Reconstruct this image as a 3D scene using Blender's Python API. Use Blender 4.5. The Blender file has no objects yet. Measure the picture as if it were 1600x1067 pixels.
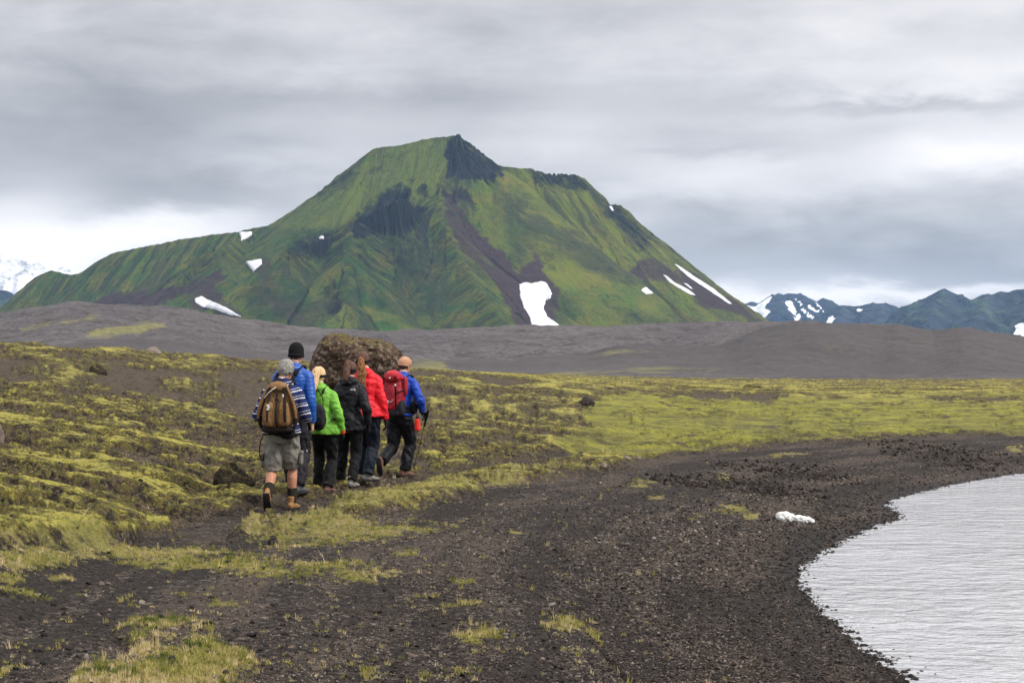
import bpy, bmesh, math, random
import numpy as np
from mathutils import Vector, Matrix, Euler, Quaternion
random.seed(7); RNG = np.random.default_rng(7)
S = bpy.context.scene
C = S.collection
# ------------------------------------------------------------------ camera
F = 2700.0; CAMH = 1.62; PITCH = math.atan(46.5 / F)
cam_d = bpy.data.cameras.new('camera'); cam = bpy.data.objects.new('camera', cam_d); C.objects.link(cam)
cam.location = (0, 0, CAMH); cam.rotation_euler = (math.pi / 2 + PITCH, 0, 0)
cam_d.sensor_width = 36.0; cam_d.lens = F / 1600 * 36.0; cam_d.clip_start = 0.1; cam_d.clip_end = 90000
S.camera = cam
S.view_settings.view_transform = 'Standard'; S.view_settings.look = 'None'
S.view_settings.exposure = 1.12; S.view_settings.gamma = 1.0
cP, sP = math.cos(PITCH), math.sin(PITCH)
def at(px, py, Y):
    u = (px - 800) / F; v = (533.5 - py) / F
    dy = cP - v * sP; dz = sP + v * cP
    k = Y / dy
    return Vector((u * k, Y, CAMH + dz * k))
def project(x, y, z):
    f = y * cP + (z - CAMH) * sP; u = -y * sP + (z - CAMH) * cP
    f = np.maximum(f, 1e-3)
    return 800 + F * x / f, 533.5 - F * u / f

# ------------------------------------------------------------------ sun and sky
SUN_EL, SUN_AZ = math.radians(42), math.radians(108)      # azimuth clockwise from +Y (to the right of the view)
sd = Vector((math.sin(SUN_AZ) * math.cos(SUN_EL), math.cos(SUN_AZ) * math.cos(SUN_EL), math.sin(SUN_EL)))
sl = bpy.data.lights.new('sun', 'SUN'); sl.energy = 1.5; sl.angle = math.radians(10); sl.color = (1.0, 0.95, 0.86)
so = bpy.data.objects.new('sun', sl); C.objects.link(so); so.rotation_euler = sd.to_track_quat('Z', 'Y').to_euler()

class N:
    """tiny node-graph helper"""
    def __init__(s, tree): s.t = tree; s.n = tree.nodes; s.l = tree.links
    def new(s, typ, **kw):
        n = s.n.new(typ)
        for k, v in kw.items(): setattr(n, k, v)
        return n
    def put(s, sock, v):
        if v is None: return
        if isinstance(v, bpy.types.NodeSocket): s.l.new(v, sock)
        else: sock.default_value = v
    def math(s, op, a, b=None, c=None, clamp=False):
        n = s.new('ShaderNodeMath', operation=op, use_clamp=clamp)
        s.put(n.inputs[0], a); s.put(n.inputs[1], b); s.put(n.inputs[2], c)
        return n.outputs[0]
    def vmath(s, op, a, b=None, scale=None):
        n = s.new('ShaderNodeVectorMath', operation=op)
        s.put(n.inputs[0], a); s.put(n.inputs[1], b)
        if scale is not None: s.put(n.inputs['Scale'], scale)
        return n.outputs[0]
    def noise(s, vec, scale, detail=4, rough=0.55, dist=0.0):
        n = s.new('ShaderNodeTexNoise'); s.put(n.inputs['Vector'], vec)
        n.inputs['Scale'].default_value = scale; n.inputs['Detail'].default_value = detail
        n.inputs['Roughness'].default_value = rough; n.inputs['Distortion'].default_value = dist
        return n.outputs['Fac']
    def voro(s, vec, scale, feature='F1', out='Distance', rand=1.0):
        n = s.new('ShaderNodeTexVoronoi', feature=feature); s.put(n.inputs['Vector'], vec)
        n.inputs['Scale'].default_value = scale; n.inputs['Randomness'].default_value = rand
        return n.outputs[out]
    def ramp(s, fac, stops, interp='LINEAR'):
        n = s.new('ShaderNodeValToRGB'); cr = n.color_ramp; cr.interpolation = interp
        while len(cr.elements) < len(stops): cr.elements.new(0.5)
        for e, (p, c) in zip(cr.elements, stops):
            e.position = p; e.color = (c[0], c[1], c[2], 1) if not isinstance(c, (int, float)) else (c, c, c, 1)
        s.put(n.inputs[0], fac); return n.outputs[0]
    def mix(s, fac, a, b, mode='MIX'):
        n = s.new('ShaderNodeMix', data_type='RGBA', blend_type=mode)
        s.put(n.inputs[0], fac)
        s.put(n.inputs[6], tuple(a) + (1,) if isinstance(a, tuple) and len(a) == 3 else a)
        s.put(n.inputs[7], tuple(b) + (1,) if isinstance(b, tuple) and len(b) == 3 else b)
        return n.outputs[2]
    def mapr(s, v, a, b, c=0.0, d=1.0):
        n = s.new('ShaderNodeMapRange'); s.put(n.inputs[0], v)
        for i, q in enumerate((a, b, c, d)): n.inputs[i + 1].default_value = q
        return n.outputs[0]
    def attr(s, name, typ='GEOMETRY', out='Fac'):
        return s.new('ShaderNodeAttribute', attribute_name=name, attribute_type=typ).outputs[out]
    def combine(s, x, y, z):
        n = s.new('ShaderNodeCombineXYZ')
        for i, q in enumerate((x, y, z)): s.put(n.inputs[i], q)
        return n.outputs[0]
    def bump(s, h, strength=0.5, dist=0.05, normal=None):
        n = s.new('ShaderNodeBump'); n.inputs['Strength'].default_value = strength; n.inputs['Distance'].default_value = dist
        s.put(n.inputs['Height'], h)
        if normal is not None: s.put(n.inputs['Normal'], normal)
        return n.outputs[0]

def setup_world():
    w = bpy.data.worlds.new('World'); S.world = w; w.use_nodes = True
    g = N(w.node_tree); g.n.clear()
    out = g.new('ShaderNodeOutputWorld'); bg = g.new('ShaderNodeBackground')
    sky = g.new('ShaderNodeTexSky', sky_type='NISHITA'); sky.sun_disc = False
    sky.sun_elevation = SUN_EL; sky.sun_rotation = SUN_AZ
    gen = g.new('ShaderNodeTexCoord').outputs['Generated']
    sep = g.new('ShaderNodeSeparateXYZ'); g.l.new(gen, sep.inputs[0]); X, Y, Z = sep.outputs
    az = g.math('MULTIPLY', g.math('ARCTAN2', X, Y), F)            # azimuth and elevation of the ray
    hor = g.math('SQRT', g.math('ADD', g.math('MULTIPLY', X, X), g.math('MULTIPLY', Y, Y)))
    el = g.math('MULTIPLY', g.math('ARCTAN2', Z, hor), F)
    # cloud-layer coordinates: azimuth stretched, elevation compressed -> stratus bands
    v1 = g.combine(g.math('MULTIPLY', az, 1 / 520.0), g.math('MULTIPLY', el, 1 / 150.0), 3.3)
    n1 = g.noise(v1, 1.0, 5, 0.46, 0.2)
    v2 = g.combine(g.math('MULTIPLY', az, 1 / 170.0), g.math('MULTIPLY', el, 1 / 60.0), 8.1)
    n2 = g.noise(v2, 1.0, 7, 0.60, 0.25)
    v3 = g.combine(g.math('MULTIPLY', az, 1 / 900.0), g.math('MULTIPLY', el, 1 / 34.0), 1.7)
    n3 = g.noise(v3, 1.0, 3, 0.5, 0.2)
    wx = g.math('ADD', az, g.math('MULTIPLY', g.math('SUBTRACT', n1, 0.5), 420.0))
    wy = g.math('ADD', el, g.math('MULTIPLY', g.math('SUBTRACT', n2, 0.5), 95.0))
    blobs = [  # px, py, rx, ry, amount
        (150, 210, 420, 60, -.14), (60, 130, 300, 40, -.12), (250, 310, 260, 45, -.16), (480, 160, 340, 26, -.10),
        (60, 60, 500, 60, -.03), (60, 395, 230, 42, .48), (260, 352, 140, 26, .36), (20, 330, 90, 40, .18),
        (-60, 430, 200, 40, .40), (470, 240, 170, 50, .12), (850, 205, 180, 60, .13), (760, 130, 360, 45, -.09), (1130, 200, 300, 34, -.11),
        (1500, 30, 280, 70, .16), (1250, 40, 200, 60, .06), (1600, 130, 260, 40, .14), (1480, 178, 260, 14, -.20), (1120, 245, 170, 14, -.12),
        (1380, 270, 420, 36, .14), (1250, 190, 300, 20, .10), (1560, 220, 260, 30, .04), (1090, 300, 120, 30, .10), (1300, 385, 460, 46, -.13), (1500, 425, 360, 22, -.07),
        (1120, 400, 120, 50, -.03), (1300, 466, 260, 14, .30), (1560, 466, 220, 10, .24), (1180, 452, 70, 16, .18), (560, 40, 340, 60, -.04),
        (1000, 70, 300, 60, .03), (300, 20, 500, 40, .05), (1600, 245, 200, 24, .16)]
    tot = None
    for px, py, rx, ry, a in blobs:
        ca = math.atan((px - 800) / F) * F; ce = (580 - py)
        dx = g.math('MULTIPLY', g.math('SUBTRACT', wx, ca), 1.0 / rx); dy = g.math('MULTIPLY', g.math('SUBTRACT', wy, ce), 1.0 / ry)
        r2 = g.math('ADD', g.math('MULTIPLY', dx, dx), g.math('MULTIPLY', dy, dy))
        e = g.math('MULTIPLY', g.math('EXPONENT', g.math('MULTIPLY', r2, -1.0)), a)
        tot = e if tot is None else g.math('ADD', tot, e)
    detail = g.math('ADD', g.math('MULTIPLY', g.math('SUBTRACT', n1, 0.5), 0.52),
                    g.math('ADD', g.math('MULTIPLY', g.math('SUBTRACT', n2, 0.5), 0.26), g.math('MULTIPLY', g.math('SUBTRACT', n3, 0.5), 0.05)))
    lum = g.math('ADD', g.math('ADD', tot, detail), 0.585)
    lum = g.math('MULTIPLY', g.math('MAXIMUM', lum, 0.2), 0.60)
    # CIE overcast: the zenith is brighter than the horizon band
    zen = g.math('ADD', g.mapr(Z, 0.21, 0.42, 1.0, 1.75), g.mapr(Z, 0.4, 0.9, 0.0, 0.7))
    lum2 = g.math('MULTIPLY', lum, zen)
    tint = g.ramp(g.mapr(lum, 0.3, 0.95), [(0.0, (0.965, 0.945, 0.965)), (0.5, (1.0, 0.96, 0.945)), (1.0, (1.0, 0.975, 0.945))])
    cloud = g.vmath('SCALE', tint, scale=lum2)
    skyc = g.vmath('SCALE', sky.outputs[0], scale=0.08)
    col = g.mix(0.96, skyc, cloud)
    g.l.new(col, bg.inputs['Color']); bg.inputs['Strength'].default_value = 1.0
    g.l.new(bg.outputs[0], out.inputs['Surface'])
setup_world()

# ------------------------------------------------------------------ numpy noise
_perm = np.random.default_rng(11).permutation(4096).astype(np.int64)
def _h(ix, iy, iz, seed):
    a = _perm[(ix + seed * 131) & 4095]
    a = _perm[(a + iy) & 4095]
    return _perm[(a + iz) & 4095]
def noise2(x, y, seed=0):
    x = np.asarray(x, float); y = np.asarray(y, float)
    x0 = np.floor(x).astype(np.int64); y0 = np.floor(y).astype(np.int64)
    fx = x - x0; fy = y - y0
    u = fx * fx * fx * (fx * (fx * 6 - 15) + 10); v = fy * fy * fy * (fy * (fy * 6 - 15) + 10)
    def gr(ix, iy, dx, dy):
        an = _h(ix, iy, 0, seed) * (2 * math.pi / 4096)
        return np.cos(an) * dx + np.sin(an) * dy
    a = gr(x0, y0, fx, fy); b = gr(x0 + 1, y0, fx - 1, fy); c = gr(x0, y0 + 1, fx, fy - 1); d = gr(x0 + 1, y0 + 1, fx - 1, fy - 1)
    return (a + (b - a) * u + (c - a) * v + (a - b - c + d) * u * v) * 1.5
def fbm(x, y, oct=4, seed=0, gain=0.5, lac=2.07):
    t = 0; a = 1.0; n = 0
    for i in range(oct):
        t = t + a * noise2(x, y, seed + i * 7); n += a; a *= gain; x = x * lac + 13.7; y = y * lac + 5.1
    return t / n
def ridged(x, y, oct=4, seed=0, gain=0.5):
    t = 0; a = 1.0; n = 0
    for i in range(oct):
        t = t + a * (1 - 2 * np.abs(noise2(x, y, seed + i * 7))); n += a; a *= gain; x = x * 2.1 + 3.3; y = y * 2.1 + 9.1
    return t / n
def noise3(x, y, z, seed=0):
    x0 = np.floor(x).astype(np.int64); y0 = np.floor(y).astype(np.int64); z0 = np.floor(z).astype(np.int64)
    fx = x - x0; fy = y - y0; fz = z - z0
    u = fx * fx * (3 - 2 * fx); v = fy * fy * (3 - 2 * fy); w = fz * fz * (3 - 2 * fz)
    def q(i, j, k): return _h(x0 + i, y0 + j, z0 + k, seed) / 2047.5 - 1
    a = q(0,0,0)*(1-u)+q(1,0,0)*u; b = q(0,1,0)*(1-u)+q(1,1,0)*u
    c = q(0,0,1)*(1-u)+q(1,0,1)*u; d = q(0,1,1)*(1-u)+q(1,1,1)*u
    return (a*(1-v)+b*v)*(1-w)+(c*(1-v)+d*v)*w
def fbm3(x, y, z, oct=3, seed=0):
    t = 0; a = 1.0; n = 0
    for i in range(oct):
        t = t + a * noise3(x, y, z, seed + i); n += a; a *= 0.5; x = x*2.03+1.1; y = y*2.03+4.2; z = z*2.03+7.7
    return t / n
def sstep(a, b, x):
    t = np.clip((x - a) / (b - a), 0, 1); return t * t * (3 - 2 * t)
def smin(a, b, k):
    h = np.clip(0.5 + 0.5 * (b - a) / k, 0, 1); return b + (a - b) * h - k * h * (1 - h)
def seg_sd(px, py, poly, closed=True):
    """signed distance to polygon: positive inside"""
    P = np.array(poly, float); n = len(P)
    d = np.full(px.shape, 1e18); ins = np.zeros(px.shape, bool)
    for i in range(n if closed else n - 1):
        ax, ay = P[i]; bx, by = P[(i + 1) % n]
        ex, ey = bx - ax, by - ay
        t = np.clip(((px - ax) * ex + (py - ay) * ey) / (ex * ex + ey * ey + 1e-12), 0, 1)
        d = np.minimum(d, (px - ax - t * ex) ** 2 + (py - ay - t * ey) ** 2)
        if closed and ay != by:
            c = ((ay > py) != (by > py)) & (px < (bx - ax) * (py - ay) / (by - ay) + ax)
            ins ^= c
    d = np.sqrt(d)
    return np.where(ins, d, -d) if closed else d

# ------------------------------------------------------------------ object helpers
def tag(o, label=None, cat=None, group=None, kind=None):
    if label: o['label'] = label
    if cat: o['category'] = cat
    if group: o['group'] = group
    if kind: o['kind'] = kind
    return o
def mesh_np(name, verts, faces, mat=None, smooth=True, attrs=None, parent=None):
    me = bpy.data.meshes.new(name); verts = np.asarray(verts, np.float32); faces = np.asarray(faces, np.int32)
    k = faces.shape[1]
    me.vertices.add(len(verts)); me.vertices.foreach_set('co', verts.ravel())
    me.loops.add(faces.size); me.loops.foreach_set('vertex_index', faces.ravel())
    me.polygons.add(len(faces)); me.polygons.foreach_set('loop_start', np.arange(0, faces.size, k, dtype=np.int32))
    me.polygons.foreach_set('loop_total', np.full(len(faces), k, np.int32))
    me.update(calc_edges=True)
    if smooth: me.polygons.foreach_set('use_smooth', np.ones(len(faces), bool))
    for nm, v in (attrs or {}).items():
        a = me.attributes.new(nm, 'FLOAT', 'POINT'); a.data.foreach_set('value', np.asarray(v, np.float32).ravel())
    o = bpy.data.objects.new(name, me); C.objects.link(o)
    if mat: me.materials.append(mat)
    if parent: o.parent = parent
    return o
def grid_faces(nr, nc):
    i = np.arange(nr * nc).reshape(nr, nc)
    return np.stack([i[:-1, :-1], i[:-1, 1:], i[1:, 1:], i[1:, :-1]], -1).reshape(-1, 4)
def grid_obj(name, X, Y, Z, mat, attrs=None):
    nr, nc = X.shape
    return mesh_np(name, np.stack([X, Y, Z], -1).reshape(-1, 3), grid_faces(nr, nc), mat, True, attrs)
def new_mat(name):
    m = bpy.data.materials.new(name); m.use_nodes = True; g = N(m.node_tree)
    b = m.node_tree.nodes['Principled BSDF']; b.inputs['Roughness'].default_value = 0.85
    b.inputs['Specular IOR Level'].default_value = 0.25
    return m, g, b
def vx_pos(g): return g.new('ShaderNodeNewGeometry').outputs['Position']

# ================================================================== THE MOUNTAIN
def ridge_pts(lst): return [tuple(at(*p)) for p in lst]
SKY_R = [(-60,520,4230),(0,492,4190),(10,487,4183),(40,455,4163),(62,430,4148),(75,421,4140),(95,425,4126),(115,428,4112),(130,424,4101),(150,410,4088),(180,393,4067),(205,388,4050),(240,381,4031),(290,371,4005),(340,364,3979),(370,361,3963),(400,353,3948),(416,352,3940),(450,330,3933),(500,294,3923),(540,265,3915),(585,234,3906),(590,229,3905),(620,226,3903),(650,218,3902),(690,211,3901),(718,206,3900),(740,221,3911),(760,238,3921),(780,254,3931),(800,260,3942),(815,262,3950),(828,260,3959),(850,266,3975),(880,266,3996),(898,268,4010),(920,290,4026),(940,311,4040),(950,317,4048),(958,315,4054),(966,317,4060),(990,345,4080),(1030,376,4114),(1060,402,4140),(1100,433,4175),(1150,465,4220),(1190,490,4263),(1215,505,4290),(1260,531,4330)]
RIDGES = [  # (points, slope near, gully amplitude)
    (SKY_R, 0.90),
    ([(712,212,3890),(703,245,3820),(692,275,3750),(684,302,3660),(668,322,3580),(650,318,3540),(630,297,3490),(615,300,3480),(595,308,3470),(560,333,3450),(528,358,3430),(490,364,3425),(462,368,3420)], 0.98),
    ([(462,368,3420),(450,380,3390),(446,400,3350)], 0.9),
    ([(684,302,3660),(700,350,3540),(720,400,3420),(752,450,3280),(780,500,3150)], 0.80),
    ([(560,333,3450),(545,400,3350),(540,470,3200)], 0.80),
    ([(940,470,3800),(985,447,3770),(1015,446,3750),(1045,462,3720),(1085,495,3690)], 0.60),
    ([(400,356,3945),(372,372,3830),(345,386,3720),(325,392,3650),(300,405,3610),(282,430,3560),(262,455,3510),(250,480,3440)], 0.78),
    ([(330,392,3650),(350,415,3560),(372,450,3450),(392,500,3330)], 0.74),
    ([(240,490,3420),(262,468,3390),(300,466,3370),(335,490,3340)], 0.55),
]
def mountain_height(x, y):
    best = np.full(x.shape, -1e9); s_at = np.zeros(x.shape); d_at = np.zeros(x.shape)
    wx = x + 13 * fbm(x / 150, y / 150, 3, 3) ; wy = y + 13 * fbm(x / 150, y / 150, 3, 9)
    for r, (pl, slope) in enumerate(RIDGES):
        P = ridge_pts(pl); s0 = 0.0
        for (a, b) in zip(P[:-1], P[1:]):
            ex, ey = b[0] - a[0], b[1] - a[1]; L = math.hypot(ex, ey) + 1e-6
            t = ((wx - a[0]) * ex + (wy - a[1]) * ey) / (L * L); tc = np.clip(t, 0, 1)
            cx = a[0] + tc * ex; cy = a[1] + tc * ey
            d = np.hypot(wx - cx, wy - cy)
            zr = a[2] + (b[2] - a[2]) * tc
            prof = slope * d - (0.00027 if r == 0 else 0.00042) * np.minimum(d, 500) ** 2 * slope + (78 * (1 - np.exp(-d / 34)) if r == 1 else 16 * (1 - np.exp(-d / 30)) if r == 6 else 0)
            h = zr - prof
            m = h > best
            over = (t - tc) * L
            side = np.sign(ex * (wy - a[1]) - ey * (wx - a[0]))
            s = r * 977 + side * 400 + s0 + tc * L + np.clip(np.arctan2(over, d * 0.6 + 1), -1, 1) * 60
            best = np.where(m, h, best); s_at = np.where(m, s, s_at); d_at = np.where(m, d, d_at)
            s0 += L
    return best, s_at, d_at
def blur(a, n):
    for _ in range(n):
        p = np.pad(a, 1, mode='edge'); a = (p[:-2, 1:-1] + p[2:, 1:-1] + p[1:-1, :-2] + p[1:-1, 2:] + 2 * a) / 6
    return a
def interp_px(xs, pts):
    P = np.array(pts, float); return np.interp(xs, P[:, 0], P[:, 1])
MT = {}
def build_mountain():
    xs = np.arange(-1420, 860, 2.4); ys = np.arange(2760, 4620, 2.8)
    X, Y = np.meshgrid(xs, ys)
    h, s, d = mountain_height(X, Y)
    hs = blur(h, 6)
    k = np.clip(d / 60, 0, 1)
    # gullies running down the fall line, finer ones between, rough crags high up
    g1 = ridged(s / 95 + 0.2 * fbm(X / 90, Y / 90, 3, 21), d / 700, 2, 31)
    g2 = ridged(s / 34 + 0.3 * fbm(X / 45, Y / 45, 3, 41), d / 260, 3, 51)
    Z = hs + (g1 - 0.3) * 7 * k + (g2 - 0.3) * 4.5 * np.clip(d / 25, 0, 1)
    Z += fbm(X / 60, Y / 60, 5, 61) * 6 * np.clip(d / 40, 0.12, 1)
    Z += fbm(X / 14, Y / 14, 4, 71) * 2.6
    px, py = project(X, Y, Z)
    Z = Z - 11 * sstep(0, 4, seg_sd(px, py, [(813,448),(858,446),(860,466),(850,472),(850,485),(855,498),(870,510),(834,512),(830,498),(820,482)]))
    n1 = fbm(X / 40, Y / 40, 4, 81); wpx = px + 14 * n1; wpy = py + 9 * fbm(X / 35, Y / 35, 4, 91)
    def m(poly, soft=7): return sstep(-soft, soft, seg_sd(wpx, wpy, poly))
    
    # crags: sharp rock relief
    crag = np.zeros_like(Z)
    for cw, poly in zip((1, 1, .62, .75, .72, .45, .5, .75, .6, .5, .6), ([(700,215),(718,203),(745,220),(772,246),(790,262),(770,275),(735,272),(705,276),(694,262)],
                 [(560,335),(592,306),(628,292),(652,310),(670,326),(655,338),(642,352),(620,362),(590,356),(560,364),(545,352)],
                 [(448,382),(470,362),(500,362),(520,372),(500,395),(470,402),(448,405)],
                 [(700,290),(722,292),(745,310),(748,318),(725,308),(705,302)],
                 [(945,312),(966,314),(992,346),(1020,372),(1005,378),(975,352),(955,335)],
                 [(300,395),(330,388),(350,398),(345,412),(320,420),(296,440),(282,436)],
                 [(485,300),(520,278),(560,268),(600,262),(560,282),(520,298),(490,310)],
                 [(830,262),(898,264),(915,288),(890,290),(860,282),(835,278)],
                 [(505,450),(520,440),(530,470),(534,505),(512,505)],
                 [(575,440),(590,445),(600,470),(590,480)],
                 [(640,285),(672,300),(668,312),(650,305)])):
        crag = np.maximum(crag, cw * sstep(-7, 6, seg_sd(wpx, py + 5 * noise2(s / 8, d / 90, 45), poly)))
        crag = np.maximum(crag, cw * 0.9 * sstep(-8, 6, seg_sd(wpx + 4 * noise2(s / 9, d / 90, 45), py - 17 * np.abs(noise2(s / 7, d / 150, 46)) - 8 * np.abs(noise2(s / 2.6, d / 80, 48)), poly)))
    crag = crag * np.clip(0.55 + 0.9 * ridged(s / 22, d / 120, 3, 33), 0, 1)
    Z -= crag * (5 + 20 * np.abs(noise2(s / 12, d / 60, 44)) + 6 * np.abs(fbm(X / 8, Y / 8, 3, 47)))
    scree = np.zeros_like(Z)
    for poly, a in (([(690,300),(706,300),(730,345),(775,390),(812,425),(838,395),(850,420),(868,452),(870,512),(810,512),(790,470),(770,440),(735,405),(700,350)], .9),
                 ([(134,478),(155,462),(215,455),(245,455),(300,440),(345,420),(352,432),(300,455),(262,468),(235,482),(180,486)], 1),
                 ([(300,452),(325,440),(350,462),(380,492),(370,500),(330,490),(300,480)], .8),
                 ([(386,372),(375,362),(395,360),(402,372)], .8), ([(396,402),(415,396),(430,410),(418,440),(405,442)], .6),
                 ([(985,430),(1020,440),(1060,440),(1100,480),(1150,490),(1215,512),(1150,470),(1090,428),(1040,400),(1010,402),(990,410)], .75),
                 ([(488,365),(515,362),(518,378),(495,380)], .9),
                 ([(410,460),(450,470),(500,500),(470,512),(420,490)], .45), ([(790,430),(800,440),(770,380),(760,378)], .5)):
        scree = np.maximum(scree, a * m(poly, 9))
    scree = np.clip(scree * (0.65 + 0.9 * fbm(s / 30, d / 160, 3, 99) + 0.25), 0, 1)
    shaded_green = np.maximum(m([(420,380),(560,375),(620,370),(690,400),(760,460),(800,512),(380,512),(395,450)], 40), 0.9 * m([(455,372),(520,362),(560,338),(600,308),(628,300),(655,322),(672,345),(690,400),(600,420),(440,420)], 8))  # darker blue-green: shade of the lower left faces painted in, partly their own green
    shaded_green = np.maximum(shaded_green, m([(700,480),(1000,430),(1130,505),(700,512)], 20) * 0.6)
    lit_warm = sstep(0, 1, (wpx - 640) / 320 + 0.1) * 0.8 + 0.62 * m([(420,352),(500,296),(590,240),(690,222),(700,250),(686,300),(655,316),(628,294),(600,302),(558,334),(520,358)], 7)  # brighter yellow: sunlight on right flank and upper plane painted in, partly own hue
    streak = np.clip(0.5 + 0.9 * fbm(s / 20, d / 230, 4, 111), 0, 1)
    bot = sstep(2760, 2880, Y); Z = Z * bot - 30 * (1 - bot)
    Z = np.maximum(Z, -30)
    MT.update(xs=xs, ys=ys, Z=Z, ZS=blur(Z, 10))
    mat, g, b = new_mat('mountain_slope')
    pos = vx_pos(g)
    crg, scr, shg, lit, stk = (g.attr(a) for a in ('crag', 'scree', 'shaded_green', 'lit_warm', 'streak'))
    nf = g.noise(pos, 0.09, 6, 0.65); nb = g.noise(pos, 0.018, 4, 0.6); nn = g.noise(pos, 0.35, 4, 0.7)
    fall = g.combine(g.math('MULTIPLY', g.attr('along'), 1 / 6.0), g.math('MULTIPLY', g.attr('down'), 1 / 60.0), 0.0)
    nst = g.noise(fall, 1.0, 6, 0.75, 0.25); fall2 = g.combine(g.math('MULTIPLY', g.attr('along'), 1 / 24.0), g.math('MULTIPLY', g.attr('down'), 1 / 190.0), 4.0); nst2 = g.noise(fall2, 1.0, 4, 0.6, 0.3)
    green = g.mix(lit, (0.070, 0.165, 0.012), (0.240, 0.280, 0.012))
    green = g.mix(g.math('MULTIPLY', shg, 0.85), green, (0.024, 0.115, 0.022))
    green = g.mix(g.mapr(nb, 0.4, 0.68), green, (0.220, 0.200, 0.024))
    dark = g.mix(nf, (0.018, 0.028, 0.014), (0.060, 0.052, 0.034))
    col = g.mix(g.math('MULTIPLY', g.mapr(g.math('ADD', stk, g.math('MULTIPLY', nf, 0.6)), 0.98, 0.62), 0.75), green, dark)
    col = g.mix(g.mapr(nn, 0.45, 0.75, 0, 0.35), col, (0.09, 0.085, 0.045))
    col = g.mix(g.mapr(nst, 0.47, 0.34, 0, 0.8), col, (0.018, 0.036, 0.012)); col = g.mix(g.mapr(nst, 0.53, 0.66, 0, 0.65), col, (0.250, 0.250, 0.030))
    col = g.mix(g.mapr(nst2, 0.50, 0.34, 0, 0.6), col, (0.028, 0.058, 0.016))
    col = g.mix(g.math('MULTIPLY', g.attr('lit_shelf'), g.mapr(nst, 0.32, 0.55, 0.15, 0.75)), col, g.mix(nb, (0.095, 0.165, 0.020), (0.200, 0.240, 0.034)))
    scol = g.mix(nf, (0.026, 0.017, 0.020), (0.115, 0.070, 0.062))
    col = g.mix(g.mapr(g.math('ADD', scr, g.math('MULTIPLY', g.math('SUBTRACT', nf, 0.5), 1.2)), 0.3, 0.62), col, scol)
    rcol = g.mix(g.mapr(nst, 0.40, 0.70), (0.004, 0.006, 0.011), (0.042, 0.040, 0.042)); rcol = g.mix(g.mapr(nn, 0.5, 0.7, 0, 0.5), rcol, (0.045, 0.060, 0.025))
    # steep faces show rock
    nz = g.new('ShaderNodeSeparateXYZ'); g.l.new(g.new('ShaderNodeNewGeometry').outputs['Normal'], nz.inputs[0])
    steep = g.mapr(g.math('ADD', nz.outputs[2], g.math('MULTIPLY', g.math('SUBTRACT', nf, 0.5), 0.35)), 0.66, 0.52, 0, 0.8)
    col = g.mix(steep, col, rcol)
    col = g.mix(g.mapr(g.math('ADD', crg, g.math('ADD', g.math('MULTIPLY', g.math('SUBTRACT', nf, 0.5), 0.9), g.math('MULTIPLY', g.math('SUBTRACT', nst, 0.5), 1.1))), 0.34, 0.75), col, rcol)
    g.l.new(col, b.inputs['Base Color']); b.inputs['Roughness'].default_value = 0.95
    g.l.new(g.bump(g.math('ADD', g.math('ADD', nf, g.math('MULTIPLY', nst, 1.2)), g.math('MULTIPLY', nn, 0.9)), 1.0, 11.0), b.inputs['Normal'])
    lit_shelf = np.maximum(m([(420,352),(500,296),(560,262),(600,236),(640,226),(700,214),(706,250),(690,276),(688,300),(672,318),(655,314),(628,292),(600,300),(558,332),(520,356),(470,360)], 6), 0)  # plane above the crag painted brighter, so it looks sunlit against the crest
    o = grid_obj('mountain', X, Y, Z, mat, dict(lit_shelf=lit_shelf, crag=crag, scree=scree, shaded_green=shaded_green, lit_warm=np.clip(lit_warm, 0, 1), streak=streak, along=s + 5 * n1, down=d))
    tag(o, kind='structure')
build_mountain()

def height_on(M, x, y):
    xs, ys, Z = M['xs'], M['ys'], M.get('ZS', M['Z'])
    fx = np.clip((x - xs[0]) / (xs[1] - xs[0]), 0, len(xs) - 1.001); fy = np.clip((y - ys[0]) / (ys[1] - ys[0]), 0, len(ys) - 1.001)
    i = fx.astype(int); j = fy.astype(int); u = fx - i; v = fy - j
    return (Z[j, i] * (1 - u) + Z[j, i + 1] * u) * (1 - v) + (Z[j + 1, i] * (1 - u) + Z[j + 1, i + 1] * u) * v

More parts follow.
